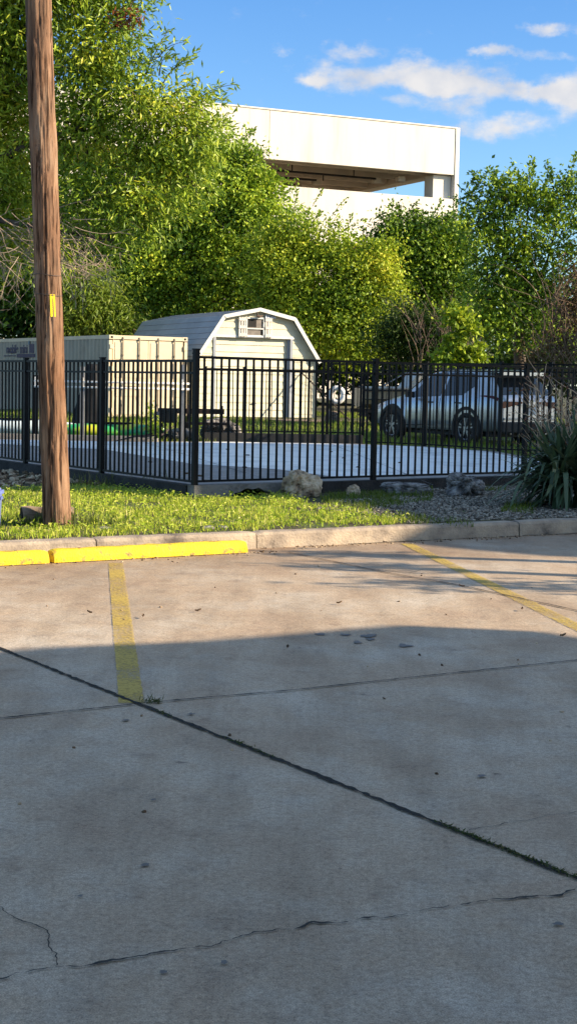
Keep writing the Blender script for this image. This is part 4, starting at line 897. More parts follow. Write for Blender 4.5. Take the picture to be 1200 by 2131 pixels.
for y_ in (-.6, .6):
    b = MB(); b.box((2.2, y_, .43), (4.6, .08, .1)); b.build('frame_rail', M_rust, tr, world=False)
for x_, wname in ((.75, 'wheel'),):
    for y_ in (-.86, .86):
        b = MB(); b.tube([(x_, y_ - .09, .30), (x_, y_ + .09, .30)], .29, 26); wl = b.build(wname, M_tyre, tr, world=False, bevel=.0)
        b = MB(); b.tube([(x_, y_ - .1, .30), (x_, y_ + .1, .30)], .15, 16); b.build('rim', M_rim, wl, world=False)
        b = MB(); b.grid([[(x_ + .36 * math.cos(g), y_ + q, .32 + .36 * math.sin(g)) for q in (-.13, .13)] for g in fr2(R(-5), R(185), 14)]); b.build('fender', M_rust, tr, world=False)
b = MB(); b.tube([(0.2, -.8, .30), (0.2, .8, .30)], .04, 8); b.build('axle', M_rust, tr, world=False)

# ------------------------------------------------------------------ unseen shapes added to cast the shade: a canopy, a building, a flat roof, trees (right of the view)
hC = 5.0; k_ = (hC + .2) / math.tan(SUN_EL); sh = Vector((k_ * math.cos(SUN_AZ), k_ * math.sin(SUN_AZ), 0))
cpoly = [(-9, 4.7), (-4.0, 7.28), (-1.57, 8.55), (-1.2, 8.78), (-.8, 8.92), (-.45, 9.06), (0, 9.33), (.35, 9.56), (.8, 9.84), (1.15, 9.78), (1.5, 9.42), (2.2, 8.9), (7, 5.2), (7, -9), (-9, -9)]
can = empty('added_canopy', Vector((0, 0, 0)) + sh + Vector((-1, -1, 0)), 'unseen flat canopy on columns, added to shade the near lot', 'canopy')  # unseen; outline shaped to give the shadow edge on the lot
b = MB(); b.prism([(x + sh.x, y + sh.y, hC) for x, y in cpoly], (0, 0, .25)); b.build('roof_slab', M_pre, can)
for x, y in ((-6, 5), (-6, -6), (0, 6), (0, -6), (5, 5), (5, -6)):
    b = MB(); b.box((x + sh.x, y + sh.y, hC / 2), (.45, .45, hC)); b.build('column', M_pre, can)
hB = 8.0; k_ = hB / math.tan(SUN_EL); sh2 = Vector((k_ * math.cos(SUN_AZ), k_ * math.sin(SUN_AZ), 0))
bpoly = [(1.10, 15.15), (.98, 16.2), (.62, 17.35), (.3, 17.75), (.3, 18.6), (10, 18.6), (12, 13.2), (2.4, 14.1), (1.75, 14.55), (1.35, 14.9)]
of = empty('added_building', Vector((4, 16.5, 0)) + sh2, 'unseen flat-roofed building added to shade the gravel and right kerb', 'building')  # unseen; added so that its outline shades gravel and kerb
b = MB(); b.prism([(x + sh2.x, y + sh2.y, -.2) for x, y in bpoly], (0, 0, hB + .2)); b.build('wall', M_pre, of)
b = MB(); b.prism([(x + sh2.x, y + sh2.y, hB + .002) for x, y in bpoly], (0, 0, .06)); b.build('roof', M_under, of)
for z in (1.2, 4.2):
    q = Vector((.3, 18.2, 0)) + sh2; b = MB(); b.box((q.x - .01, q.y, z + .8), (.06, .6, 1.5)); b.build('window', M_glass, of)
hP = 10.2; k_ = hP / math.tan(SUN_EL); sh3 = Vector((k_ * math.cos(SUN_AZ), k_ * math.sin(SUN_AZ), 0))
ppoly = [(.2, 17.95), (-1.6, 18.25), (-9.5, 19.35), (-9.5, 31.2), (-3, 31.45), (2.2, 32.2), (.4, 34.8), (.2, 38.2), (1.9, 41.0), (9, 42.5), (11, 18)]
sp_ = empty('added_roof', Vector((4, 28, 0)) + sh3, 'unseen flat roof on columns, added to shade the court and the car', 'added_roof')  # unseen slab, cut to the shade wanted on court, fence and car
b = MB(); b.prism([(x + sh3.x, y + sh3.y, hP) for x, y in ppoly], (0, 0, .3)); b.build('roof_slab', M_pre, sp_)
for x, y in ((-8.5, 21), (-8.5, 30), (0, 21), (0, 30), (9, 21), (9, 30), (3, 40)):
    b = MB(); b.box((x + sh3.x, y + sh3.y, hP / 2), (.35, .35, hP)); b.build('column', M_pre, sp_)
#@@PART6
# ------------------------------------------------------------------ verge: rocks, gravel, grass, yucca
v1 = P(627, 1036, .15); rock('boulder', v1 + Vector((0, .12, .14)), (.215, .19, .17), 4.0, M_lime, 'tall tan limestone boulder with a sunlit right side by the washed-out footing', 'boulder', 'boulders along the verge', rot=.5, amp=.35)
v2 = P(848, 1032, .15); rock('boulder', v2 + Vector((0, .1, .06)), (.30, .2, .105), 6.2, M_grey, 'long flat grey boulder lying in the gravel, middle of the verge', 'boulder', 'boulders along the verge', amp=.25)
v3 = P(966, 1034, .15); rock('boulder', v3 + Vector((0, .1, .10)), (.22, .2, .165), 9.4, M_grey, 'pitted grey boulder in shade, nearest the yucca', 'boulder', 'boulders along the verge', rot=1, amp=.42, sharp=2)
v4 = P(733, 1032, .15); rock('boulder', v4 + Vector((0, .06, .04)), (.085, .08, .085), 12.1, M_lime, 'small tan rock between the tall limestone boulder and the flat grey one', 'boulder', 'boulders along the verge', rot=.2)
for px, py, s in ((430, 1105, .05), (462, 1103, .04), (215, 1107, .05)): rock('stone', P(px, py, .13) + Vector((0, .06, .02)), (s * 1.4, s, s * .5), px * .1, M_grey, 'flat pale stone at the kerb edge right of the pole', 'stone', 'flat stones at the kerb edge', sub=3)

ico = bmesh.new(); bmesh.ops.create_icosphere(ico, subdivisions=1, radius=1); ico.verts.ensure_lookup_table()
IV = np.array([v.co[:] for v in ico.verts]); IF = np.array([[v.index for v in f.verts] for f in ico.faces]); ico.free()
def pebbles(name, pts, smin, smax, material, label, cat):
    n = len(pts); s = rng.uniform(smin, smax, (n, 1, 1)) * rng.uniform(.6, 1.35, (n, 1, 3)) * np.array([1, 1, .62])
    jit = 1 + rng.uniform(-.22, .22, (n, len(IV), 1)); a = rng.uniform(0, 6.283, n); ca, sa_ = np.cos(a), np.sin(a)
    V = IV[None] * jit * s; tl_ = rng.uniform(-.5, .5, (n, 1)); V = np.stack([V[..., 0] * ca[:, None] - V[..., 1] * sa_[:, None], V[..., 0] * sa_[:, None] + V[..., 1] * ca[:, None], V[..., 2] + V[..., 0] * tl_], -1) + pts[:, None, :]
    Fc = (IF[None] + np.arange(n)[:, None, None] * len(IV)).reshape(-1, 3)
    o = raw_mesh(name, V.reshape(-1, 3), Fc, material, None, np.repeat(rng.random(n), len(IV))); return tag(o, label, cat, kind='stuff')
def inpoly(x, y, poly):
    r = np.zeros(len(x), bool); j = len(poly) - 1
    for i in range(len(poly)):
        xi, yi = poly[i][:2]; xj, yj = poly[j][:2]; c = ((yi > y) != (yj > y)) & (x < (xj - xi) * (y - yi) / (yj - yi + 1e-12) + xi); r ^= c; j = i
    return r
def gzv(pts): return np.array([gz(p[0], p[1]) for p in pts])
M_gravel = leaf_mat('grey_gravel', [(.05, .042, .034), (.15, .128, .10), (.25, .215, .17), (.42, .37, .29)], 0.0, .9, .1)
M_rub = leaf_mat('tan_rubble', [(.05, .03, .02), (.22, .15, .09), (.58, .45, .30)], 0.0, .9, .1)
gpoly = [P(x, y, .14) for x, y in ((655, 1062), (700, 1045), (760, 1040), (900, 1012), (1080, 1003), (1330, 990), (1330, 1070), (1180, 1081), (960, 1094), (860, 1092), (800, 1078), (730, 1070))]
pts = np.stack([rng.uniform(.0, 6, 42000), rng.uniform(14, 21.5, 42000), np.zeros(42000)], 1); pts = pts[inpoly(pts[:, 0], pts[:, 1], gpoly)]
kdv = (pts[:, :2] - np.array(K1[:2])) @ np.array(KN[:2]); pts = pts[kdv > .2]; pts[:, 2] = gzv(pts) + .006
pebbles('gravel', pts, .008, .021, M_gravel, 'grey gravel bed behind the shaded kerb', 'gravel')
rp_ = [P(x, y, .15) for x, y in ((-120, 984), (60, 982), (180, 1000), (330, 1012), (330, 1018), (150, 1012), (-120, 1022))]
pts = np.stack([rng.uniform(-6, 0, 4200), rng.uniform(15, 23, 4200), np.zeros(4200)], 1); pts = pts[inpoly(pts[:, 0], pts[:, 1], rp_)]; pts[:, 2] = gzv(pts) + .012
pebbles('rubble', pts, .02, .055, M_rub, 'tan rubble and wood chips heaped along the left fence', 'rubble')
# grit on the lot against the kerb
pts = []
for k in range(420):
    s = random.uniform(-4, 5); o = -abs(random.gauss(0, .09)) - (.26 if s < -.0 else .01); p = K1 + KD * s + KN * o; pts.append((p.x, p.y, .004))
for k in range(60): pts.append((random.uniform(-2, 2.4), random.uniform(4, 14), .003))
pebbles('grit', np.array(pts), .004, .012, M_rub, 'loose grit and crumbs along the foot of the kerb', 'grit')

def blades(n, xr, yr, accept, hmin, hmax, wd, M, name, label, cat='grass', lean=.5, zoff=-.005, clump=2.2):
    x = rng.uniform(*xr, n); y = rng.uniform(*yr, n); ok = accept(x, y)
    nz_ = np.array([noise.noise(Vector((a * clump, b_ * clump, 1.3))) for a, b_ in zip(x, y)])
    ok &= rng.random(n) < np.clip(.75 + nz_ * 1.2, .12, 1); x, y, nz_ = x[ok], y[ok], nz_[ok]; n = len(x)
    z = gzv(np.stack([x, y], 1)) + zoff; h = rng.uniform(hmin, hmax, n) * (1 + .5 * nz_); a = rng.uniform(0, 6.283, n); l = rng.uniform(.1, 1, n) * lean; w = wd * rng.uniform(.6, 1.3, n)
    d = np.stack([np.cos(a), np.sin(a), np.zeros(n)], 1); s = np.stack([-np.sin(a + .4), np.cos(a + .4), np.zeros(n)], 1); p = np.stack([x, y, z], 1); U = np.array([0, 0, 1.0]); H = h[:, None]; l = l[:, None]; w = w[:, None]
    V = np.stack([p - s * w / 2, p + s * w / 2, p + U * H * .55 + d * H * l * .3 + s * w * .42, p + U * H * .55 + d * H * l * .3 - s * w * .42, p + U * H * (1 - .35 * l) + d * H * l], 1).reshape(-1, 3)
    b_ = np.arange(n)[:, None] * 5; Fc = np.concatenate([b_ + np.array([[0, 1, 2]]), b_ + np.array([[0, 2, 3]]), b_ + np.array([[3, 2, 4]])], 1).reshape(-1, 3)
    tone = np.clip(.5 + .35 * nz_ + rng.normal(0, .2, n), 0, 1); return tag(raw_mesh(name, V, Fc, M, None, np.repeat(tone, 5)), label, cat, kind='stuff')
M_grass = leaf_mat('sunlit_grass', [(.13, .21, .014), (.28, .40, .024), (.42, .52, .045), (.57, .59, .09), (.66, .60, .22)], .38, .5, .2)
gvec = [P(x, y, .14) for x, y in ((655, 1070), (720, 1060), (760, 1064), (800, 1076), (860, 1090), (905, 1092))]
verge = [K1 + KD * -9 + KN * .19, K1 + KD * 1.62 + KN * .19, P(860, 1086, .14), P(800, 1076, .14), P(730, 1064, .14), P(660, 1056, .14), P(600, 1040, .14), C0 + cd1 * 1.6 - n1 * .12, C0 - n1 * .12 - cd2 * .02, P(330, 1020, .15), P(180, 1016, .15), P(-200, 1030, .15)]
blades(130000, (-7.5, 2.2), (10, 20), lambda x, y: inpoly(x, y, verge), .025, .085, .0095, M_grass, 'grass', 'short bright green grass on the verge behind the yellow wheel stops', lean=1.5)
n = 16000; gx = rng.uniform(-7, 2, n); gy = rng.uniform(10, 20, n); ok_ = inpoly(gx, gy, verge); gx, gy = gx[ok_], gy[ok_]; n = len(gx); gp3 = np.stack([gx, gy, gzv(np.stack([gx, gy], 1)) + rng.uniform(.015, .075, n)], 1)
tag(leaf_mesh('broadleaf_weeds', gp3, rng.normal(0, 1, (n, 3)) * np.array([1, 1, .4]) + np.array([0, 0, .2]), rng.normal(0, .5, (n, 3)) + np.array([.25, -.1, .8]), rng.uniform(.03, .06, n), rng.uniform(.010, .02, n), M_grass, None, np.clip(rng.normal(.5, .25, n), 0, 1)), 'low broad-leaved weeds mixed into the bright verge grass', 'weeds', kind='stuff')
# tufts that spread into the gravel and along the footing
tuft = [P(x, y, .14) for x, y in ((660, 1040), (745, 1028), (900, 1022), (900, 1046), (760, 1068), (690, 1060))]; tuft2 = [P(x, y, .14) for x, y in ((990, 1012), (1110, 1008), (1110, 1024), (990, 1028))]; tuft3 = [P(x, y, .14) for x, y in ((1050, 1055), (1120, 1050), (1110, 1072), (1040, 1068))]; tuft4 = [P(x, y, .14) for x, y in ((780, 1070), (960, 1086), (990, 1092), (860, 1094))]
blades(34000, (-.5, 4), (14.5, 20.5), lambda x, y: inpoly(x, y, tuft) | inpoly(x, y, tuft2) | inpoly(x, y, tuft3) | inpoly(x, y, tuft4), .03, .10, .008, leaf_mat('shade_toned_grass', [(.06, .10, .014), (.12, .17, .025), (.19, .22, .05)], .3, .6, .1), 'grass_tufts', 'thin green grass tufts growing in the gravel', lean=.9, clump=3.5)  # tuft grass in darker tones, shade painted into the blades
weed = [P(x, y, .15) for x, y in ((150, 1004), (400, 1010), (400, 1022), (150, 1022))]
blades(2200, (-4, -.9), (16.5, 20), lambda x, y: inpoly(x, y, weed), .10, .26, .009, leaf_mat('dry_weed', [(.06, .09, .02), (.13, .15, .04), (.32, .25, .12)], .3, .6, .2), 'weeds', 'taller half dry weeds along the left fence foot', 'weeds', lean=.8)
foot = lambda x, y: ((x - lg.x) ** 2 / .35 + (y - lgy + .12) ** 2 / .06) < 1
blades(2600, (lg.x - .8, lg.x + .8), (lgy - .6, lgy + .4), foot, .07, .19, .008, leaf_mat('pole_weed', [(.04, .075, .012), (.09, .13, .02), (.30, .26, .14)], .3, .5, .2), 'weeds', 'long grass blades round the foot of the wooden pole', 'weeds', lean=.8)
# weed and moss in the lot's joint
jp = [(random.gauss(P(312, 1464).x, .028), random.gauss(P(312, 1464).y, .022)) for _ in range(55)]
def loose_blades(pl, h0, h1, w, M, name, label, cat, dirbias=None):
    n = len(pl); p = np.array([(a, c, .004) for a, c in pl]); a = rng.uniform(0, 6.283, n); el = rng.uniform(.15, .9, n); d = np.stack([np.cos(a) * np.cos(el), np.sin(a) * np.cos(el), np.sin(el)], 1)
    if dirbias is not None: d = nrm(d + np.array(dirbias) * .9)
    return tag(leaf_mesh(name, p, d, nrm(rng.normal(0, 1, (n, 3)) + np.array([0, 0, 1.5])), rng.uniform(h0, h1, n), np.full(n, w) * rng.uniform(.6, 1.3, n), M, None, rng.random(n)), label, cat, kind='stuff')
M_jw = leaf_mat('joint_weed', [(.03, .05, .012), (.06, .09, .02), (.14, .13, .05)], .2, .6, .2)
loose_blades(jp, .02, .055, .005, M_jw, 'weeds', 'weed tuft growing where the pavement joints cross', 'weeds', (.9, .15, .1))
mp_ = []
for _ in range(2600):
    t = random.random(); q = A0 + dA * ((P(300, 1471) - A0).dot(dA) + t * ((A1 - A0).dot(dA) * 1.1 - (P(300, 1471) - A0).dot(dA)))
    if noise.noise(q * 2.3 + Vector((2, 0, 0))) + (.35 if .60 < t < .86 else -.12) < random.uniform(0, .35): continue
    mp_.append((q.x + random.gauss(0, .008), q.y + random.gauss(0, .008)))
loose_blades(mp_, .006, .02, .005, M_jw, 'moss', 'green moss in the long diagonal pavement joint', 'moss')
# fallen leaves
M_fl = mat('dry_leaf', (.14, .09, .05), (.07, .045, .03), .8, 30)
for i, (px, py) in enumerate(((598, 1350), (705, 1257), (412, 1273), (298, 1285), (187, 1277), (1085, 1270), (545, 1150), (960, 1222), (1170, 1325), (800, 1130))):
    c = P(px, py, .006); a = random.uniform(0, 3.14); b = MB(); ux, uy = Vector((math.cos(a), math.sin(a), .15)), Vector((-math.sin(a), math.cos(a), 0)); l, w = .022, .009
    b.grid([[c + ux * l * t + uy * w * s_ * max(.03, 1 - abs(t) ** 1.6) + UZ * (.010 * s_ * s_ + .004 + .006 * abs(t)) for s_ in (-1, 0, 1)] for t in fr2(-1, 1, 6)]); tag(b.build('fallen_leaf', M_fl), 'small brown fallen leaf lying on the concrete lot', 'leaf', 'fallen leaves on the lot')
for i, (px, py, z) in enumerate(((313, 961, .29), (390, 985, .29), (416, 990, .29), (474, 935, .29), (509, 972, .29), (515, 947, .29), (427, 1000, .29), (715, 953, .29), (745, 972, .29), (832, 963, .29), (688, 940, .29))):
    c = P(px, py, z); rock('leaf_litter', c, (.035, .03, .012), i * 1.7, M_fl, 'dark crumpled leaf lying on the pale court', 'leaf', 'leaves on the court', sub=2)

# yucca
def sword_plant(cs, n, rad, label):
    root = empty('yucca', cs[0], label, 'plant'); V, Fs, T = [], [], []; M = leaf_mat('yucca_leaf', [(.03, .055, .028), (.06, .10, .048), (.11, .15, .075), (.30, .30, .15)], .15, .4, .4)
    for i in range(n):
        c = random.choice(cs); a = random.uniform(0, 6.283); el = R(random.triangular(-45, 86, 30)); ln_ = random.uniform(.6, 1.0) * rad * (1 if el > 0 else .8); w = random.uniform(.042, .072); z0 = random.uniform(.18, .5)
        d = Vector((math.cos(a) * math.cos(el), math.sin(a) * math.cos(el), math.sin(el))); s = Vector((-math.sin(a), math.cos(a), 0)); nn = d.cross(s); sag = random.uniform(.1, .6) * (.5 if el > .9 else 1); base = Vector((c.x, c.y, c.z + z0)) + Vector((d.x, d.y, 0)) * .05; b0 = len(V); m_ = 9; tn = min(1, max(0, random.gauss(.42, .2)))
        bend = random.random() < .18; bt = random.uniform(.45, .75)
        for k in range(m_ + 1):
            t = k / m_; p = base + d * ln_ * t - UZ * sag * ln_ * t ** 2.4 * max(.1, math.cos(el))
            if bend and t > bt: p -= (d * .55 + UZ * .9) * (t - bt) * ln_
            ww = w * (.5 + .5 * min(1, t * 3)) * (1 - t ** 3.5) + .001
            if p.z < c.z + .015: p.z = c.z + .015
            V += [p - s * ww / 2 + nn * ww * .16, p, p + s * ww / 2 + nn * ww * .16]; T += [tn] * 3
        for k in range(m_):
            q = b0 + k * 3; Fs += [(q, q + 1, q + 4, q + 3), (q + 1, q + 2, q + 5, q + 4)]
    raw_mesh('leaves', [tuple(v) for v in V], Fs, M, root, T, smooth=True)
    for c in cs:
        b = MB(); b.tube([c - UZ * .05, c + UZ * .45], [.08, .05], 10); b.build('stem', M_rust, root)
yc = P(1168, 1062, .14); sword_plant([yc + Vector((.0, .28, 0)), yc + Vector((.28, .35, 0)), yc + Vector((.12, .62, 0))], 480, .90, 'dark green yucca with long sword leaves in the gravel behind the kerb')
# bare reddish shrub behind the yucca
def twig_path(p, d, ln, n, wob, grav=0.0):
    pts = [Vector(p)]; d = Vector(d).normalized()
    for k in range(n):
        d = (d + Vector((random.gauss(0, wob), random.gauss(0, wob), random.gauss(0, wob) - grav))).normalized(); pts.append(pts[-1] + d * ln / n)
    return pts
M_twig = mat('bare_twig', (.55, .42, .28), (.34, .22, .14), .8, 9)
tw = empty('bare_shrub', yc + Vector((.1, .65, 0)), 'leafless pale reddish shrub with upright stems behind the yucca', 'shrub')
b = MB(); LV = []
for i in range(15):
    p0 = tw.location + Vector((random.gauss(0, .10), random.gauss(0, .12), 0)); st = twig_path(p0, (random.gauss(0, .16), random.gauss(0, .2), 1), random.uniform(1.15, 1.85), 8, .07); b.tube(st, [.011 - .001 * k for k in range(9)], 5)
    for k in range(3, 8):
        for _ in range(2):
            if random.random() < .75: tp_ = twig_path(st[k], (random.gauss(0, .7), random.gauss(0, .7), .8), random.uniform(.2, .45), 4, .12); b.tube(tp_, [.006, .005, .004, .003, .0015], 4); LV.append(tp_[-1]); LV.append(tp_[2])
b.build('stems', M_twig, tw)
n = len(LV) * 2; pp = np.array([tuple(v) for v in LV] * 2) + rng.normal(0, .02, (n, 3)); leaf_mesh('leaves', pp, rng.normal(0, 1, (n, 3)), rng.normal(0, 1, (n, 3)), rng.uniform(.03, .06, n), rng.uniform(.015, .03, n), leaf_mat('red_brown_leaf', [(.12, .05, .03), (.20, .08, .04), (.12, .13, .04)], .3), tw, rng.random(n))

# ------------------------------------------------------------------ trees
def tree(name, label, cat, base, trunk_h, trunk_r, blobs, leaf_n, lsz, lw, M_leaf, M_bark, group=None, droop=.3, cl_sig=.22, per=46, tone_mu=.45, tone_sd=.28, extra=None, sprigs=(), upb=.28, shell=.5, tonefn=None, limb=True, limb_step=1, fuzz=0, seed=0):
    """blobs: (centre, (rx,ry,rz), weight); leaves grow in clusters on twigs through each blob"""
    root = empty(name, base, label, cat, group); base = Vector(base); tb = MB()
    cen = sum((Vector(c) * w for c, r_, w in blobs), Vector()) / sum(w for _, _, w in blobs)
    fork = base + UZ * trunk_h; path = [base - UZ * .2, base + UZ * trunk_h * .35 + Vector((random.gauss(0, .05), 0, 0)), fork.lerp(base, .25) + Vector((random.gauss(0, .08), random.gauss(0, .08), 0)), fork]
    tb.tube(path, [trunk_r * 1.25, trunk_r, trunk_r * .9, trunk_r * .78], 12, False); tb.build('trunk', M_bark, root, smooth=True)
    lb = MB(); P_, D_, N_, T_ = [], [], [], []; wsum = sum(w * r_[0] * r_[2] for c, r_, w in blobs)
    for bi, (c, r_, w) in enumerate(blobs):
        c = Vector(c); n = int(leaf_n * w * r_[0] * r_[2] / wsum); nc = max(3, n // per)
        if limb and bi % limb_step == 0: mid = fork.lerp(c, .5) + Vector((random.gauss(0, .15), random.gauss(0, .15), random.uniform(0, .3))); lb.tube([fork, mid, c], [trunk_r * .38, trunk_r * .2, trunk_r * .08], 7, False)
        u = nrm(rng.normal(0, 1, (nc, 3))); rr = rng.random(nc) ** shell
        un = np.array([noise.noise(Vector(q) * 1.6 + Vector((bi * 3.1 + seed, 0, 0))) for q in u]); rr = rr * (1 + .75 * un)
        cc = np.array(c) + u * rr[:, None] * np.array(r_)
        for q, uu_ in zip(cc, u):
            if random.random() < .34:
                s0 = c.lerp(Vector(q), .25); lb.tube([s0, s0.lerp(Vector(q), .55) + Vector(rng.normal(0, .05, 3)), Vector(q)], [max(.010, trunk_r * .08), .008, .004], 4, False)
        m_ = max(1, n // nc); k_s = rng.uniform(.65, 1.35, nc)
        pos = np.repeat(cc, m_, 0) + rng.normal(0, 1, (nc * m_, 3)) * (cl_sig * np.repeat(k_s, m_))[:, None] * np.array([1, 1, .75]); uo = np.repeat(u, m_, 0)
        d = nrm(uo * .7 + rng.normal(0, .75, pos.shape) + np.array([0, 0, -droop])); nn = nrm(rng.normal(0, .7, pos.shape) + np.array([0.15, -.15, upb]) + uo * .35)
        ct = np.array([noise.noise(Vector(q) * .8 + Vector((seed, 4, 4))) for q in cc]) * .35; tn = tone_mu + np.repeat(ct, m_) + rng.normal(0, tone_sd * .5, len(pos))
        if tonefn is not None: tn = tn + np.array([tonefn(q) for q in pos])
        P_.append(pos); D_.append(d); N_.append(nn); T_.append(tn)
    if fuzz:
        sprigs = list(sprigs)
        for c, r_, w in blobs:
            for _ in range(fuzz):
                u = Vector((random.gauss(0, 1), random.gauss(0, .8), random.gauss(.25, .9))).normalized(); e_ = Vector((u.x * r_[0], u.y * r_[1], u.z * r_[2])); sprigs.append((Vector(c) + e_ * .75, Vector(c) + e_ * random.uniform(1.15, 1.55) + UZ * random.uniform(-.1, .2) * r_[2], random.randint(14, 30)))
    for a, c, n in sprigs:
        a, c = Vector(a), Vector(c); side = Vector((random.gauss(0, .1), random.gauss(0, .1), .08)) * (c - a).length; mids = [a.lerp(c, t) + side * math.sin(t * 3) for t in (0, .25, .5, .75, 1)]; lb.tube(mids, [.012, .009, .007, .005, .003], 4, False)
        t = rng.random(n) ** .8; sd_ = (c - a).normalized(); pos = np.array([tuple(a.lerp(c, x) + side * math.sin(x * 3)) for x in t]) + rng.normal(0, lsz * .25, (n, 3)); P_.append(pos); D_.append(nrm(np.array(sd_) * .8 + rng.normal(0, .6, (n, 3)))); N_.append(nrm(rng.normal(0, .6, (n, 3)) + np.array([0, 0, .6]))); T_.append(np.full(n, tone_mu - .05) + rng.normal(0, .12, n))
    lb.build('branches', M_bark, root, smooth=True)
    pos = np.concatenate(P_); n = len(pos); leaf_mesh('crown', pos, np.concatenate(D_), np.concatenate(N_), lsz * rng.uniform(.65, 1.25, n), lw * rng.uniform(.7, 1.25, n), M_leaf, root, np.clip(np.concatenate(T_), 0, 1))
    return root
def B(px, py, rx, ry, Y, w=1.0, ry_m=None):
    k = mpp(Y); q = Q(px, py, Y); return (tuple(q), (rx * k, (ry_m if ry_m else (rx + ry) * .5 * k * .8), ry * k), w)
M_bk = mat('grey_brown_bark', (.13, .10, .075), (.06, .045, .035), .9, 8, .8, 40, stretch=(1, 1, .2))
L_oak = leaf_mat('willow_oak_leaf', [(.06, .115, .010), (.16, .26, .018), (.30, .40, .028), (.52, .56, .045), (.72, .54, .035)], .28, .4, .35)
Yt = 26.5
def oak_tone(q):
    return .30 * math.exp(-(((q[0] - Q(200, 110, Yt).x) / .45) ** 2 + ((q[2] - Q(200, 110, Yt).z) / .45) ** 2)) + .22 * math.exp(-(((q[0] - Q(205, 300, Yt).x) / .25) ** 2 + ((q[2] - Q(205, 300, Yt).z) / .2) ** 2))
oak = tree('willow_oak', 'large willow oak with narrow sunlit leaves overhanging the container from the left', 'tree', (-7.2, 27.6, .15), 4.2, .26,
     [B(20, 40, 150, 130, Yt + .6), B(10, 150, 90, 90, Yt + .8, 1.1), B(30, 230, 90, 70, Yt + 1, .8), B(150, -20, 120, 70, Yt + .3), B(-40, 80, 90, 130, Yt + .5), B(20, 420, 90, 70, Yt + 1.3, .8), B(210, 70, 75, 70, Yt, .9), B(200, 130, 110, 80, Yt), B(300, 215, 110, 80, Yt, 1.05), B(385, 260, 80, 65, Yt, 1.0), B(330, 330, 110, 85, Yt + .2, 1.1), B(180, 270, 110, 120, Yt + .5), B(40, 330, 110, 120, Yt + 1.2, .55), B(200, 420, 110, 80, Yt, .8), B(300, 430, 85, 65, Yt, .9), B(60, 500, 110, 90, Yt + 1.5, .6), B(230, 500, 60, 40, Yt, .5), B(-120, 250, 160, 260, Yt + 1), B(130, -90, 160, 110, Yt), B(395, 375, 35, 45, Yt, .7), B(260, 20, 45, 40, Yt, .8)],
     62000, .14, .036, L_oak, M_bk, droop=.55, fuzz=5, cl_sig=.20, per=34, tone_mu=.45, limb_step=4, upb=.3, tonefn=oak_tone, seed=3,
     sprigs=[(Q(270, 130, Yt), Q(400, 130, Yt), 46), (Q(300, 160, Yt), Q(352, 62, Yt), 40), (Q(330, 190, Yt), Q(418, 108, Yt), 50), (Q(400, 220, Yt), Q(495, 176, Yt), 46), (Q(380, 220, Yt), Q(470, 205, Yt), 40), (Q(330, 120, Yt), Q(392, 88, Yt), 30), (Q(250, 20, Yt), Q(345, -10, Yt), 30), (Q(400, 260, Yt), Q(478, 255, Yt), 40)])
b = MB(); M_dt = mat('dead_twig', (.42, .32, .23), (.26, .19, .135), .85, 8)
for i in range(150):
    p0 = Q(random.uniform(-70, 190), random.uniform(440, 560), Yt - random.uniform(-.3, .9)); pth = twig_path(p0, (random.uniform(-.25, 1), random.gauss(0, .3), random.uniform(-.9, .15)), random.uniform(.5, 1.15), 7, .14, .03); b.tube(pth, [.007 - .0008 * k for k in range(8)], 4, False)
    for k in (3, 4, 5, 6):
        if random.random() < .6: b.tube(twig_path(pth[k], (random.uniform(-.3, 1), random.gauss(0, .5), random.uniform(-.9, .5)), random.uniform(.12, .35), 4, .18), [.0045, .004, .003, .002, .0015], 4, False)
b.build('dead_twigs', M_dt, oak)
L_red = leaf_mat('rust_leaf', [(.16, .05, .02), (.26, .08, .03)], .3)
cpt = np.array([tuple(Q(random.gauss(262, 16), random.gauss(42, 14), Yt - .5)) for _ in range(130)]); leaf_mesh('rust_leaves', cpt, rng.normal(0, 1, cpt.shape) + np.array([.5, 0, -.4]), rng.normal(0, 1, cpt.shape), rng.uniform(.07, .13, 130), rng.uniform(.03, .05, 130), L_red, oak, rng.random(130))
# drooping small-leaved branchlets in front of the container's top
L_mim = leaf_mat('feathery_leaf', [(.08, .15, .014), (.17, .25, .024), (.28, .33, .04)], .42, .45, .3)
tree('feathery_shrub', 'feathery light green shrub arching over the container behind the pole', 'shrub', tuple(Vector((Q(195, 700, 58).x, 58, .35))), 2.0, .06, [B(180, 600, 60, 45, 57), B(220, 650, 50, 35, 57), B(160, 665, 40, 35, 57), B(250, 670, 30, 25, 57, .8), B(130, 620, 40, 50, 57, .6)], 9000, .22, .06, L_mim, M_bk, droop=.7, cl_sig=.4, per=40, tone_mu=.55, seed=5)
L_mid = leaf_mat('broad_green_leaf', [(.04, .085, .008), (.12, .215, .016), (.31, .43, .028), (.52, .60, .04), (.62, .53, .05)], .25, .5, .3)
L_yel = leaf_mat('yellow_green_leaf', [(.06, .12, .010), (.15, .245, .016), (.31, .40, .024), (.50, .54, .035), (.62, .50, .05)], .30, .5, .25)
L_drk = leaf_mat('dark_green_leaf', [(.016, .036, .006), (.036, .07, .009), (.07, .12, .014), (.15, .18, .02)], .35, .5, .3)
Ym = 60
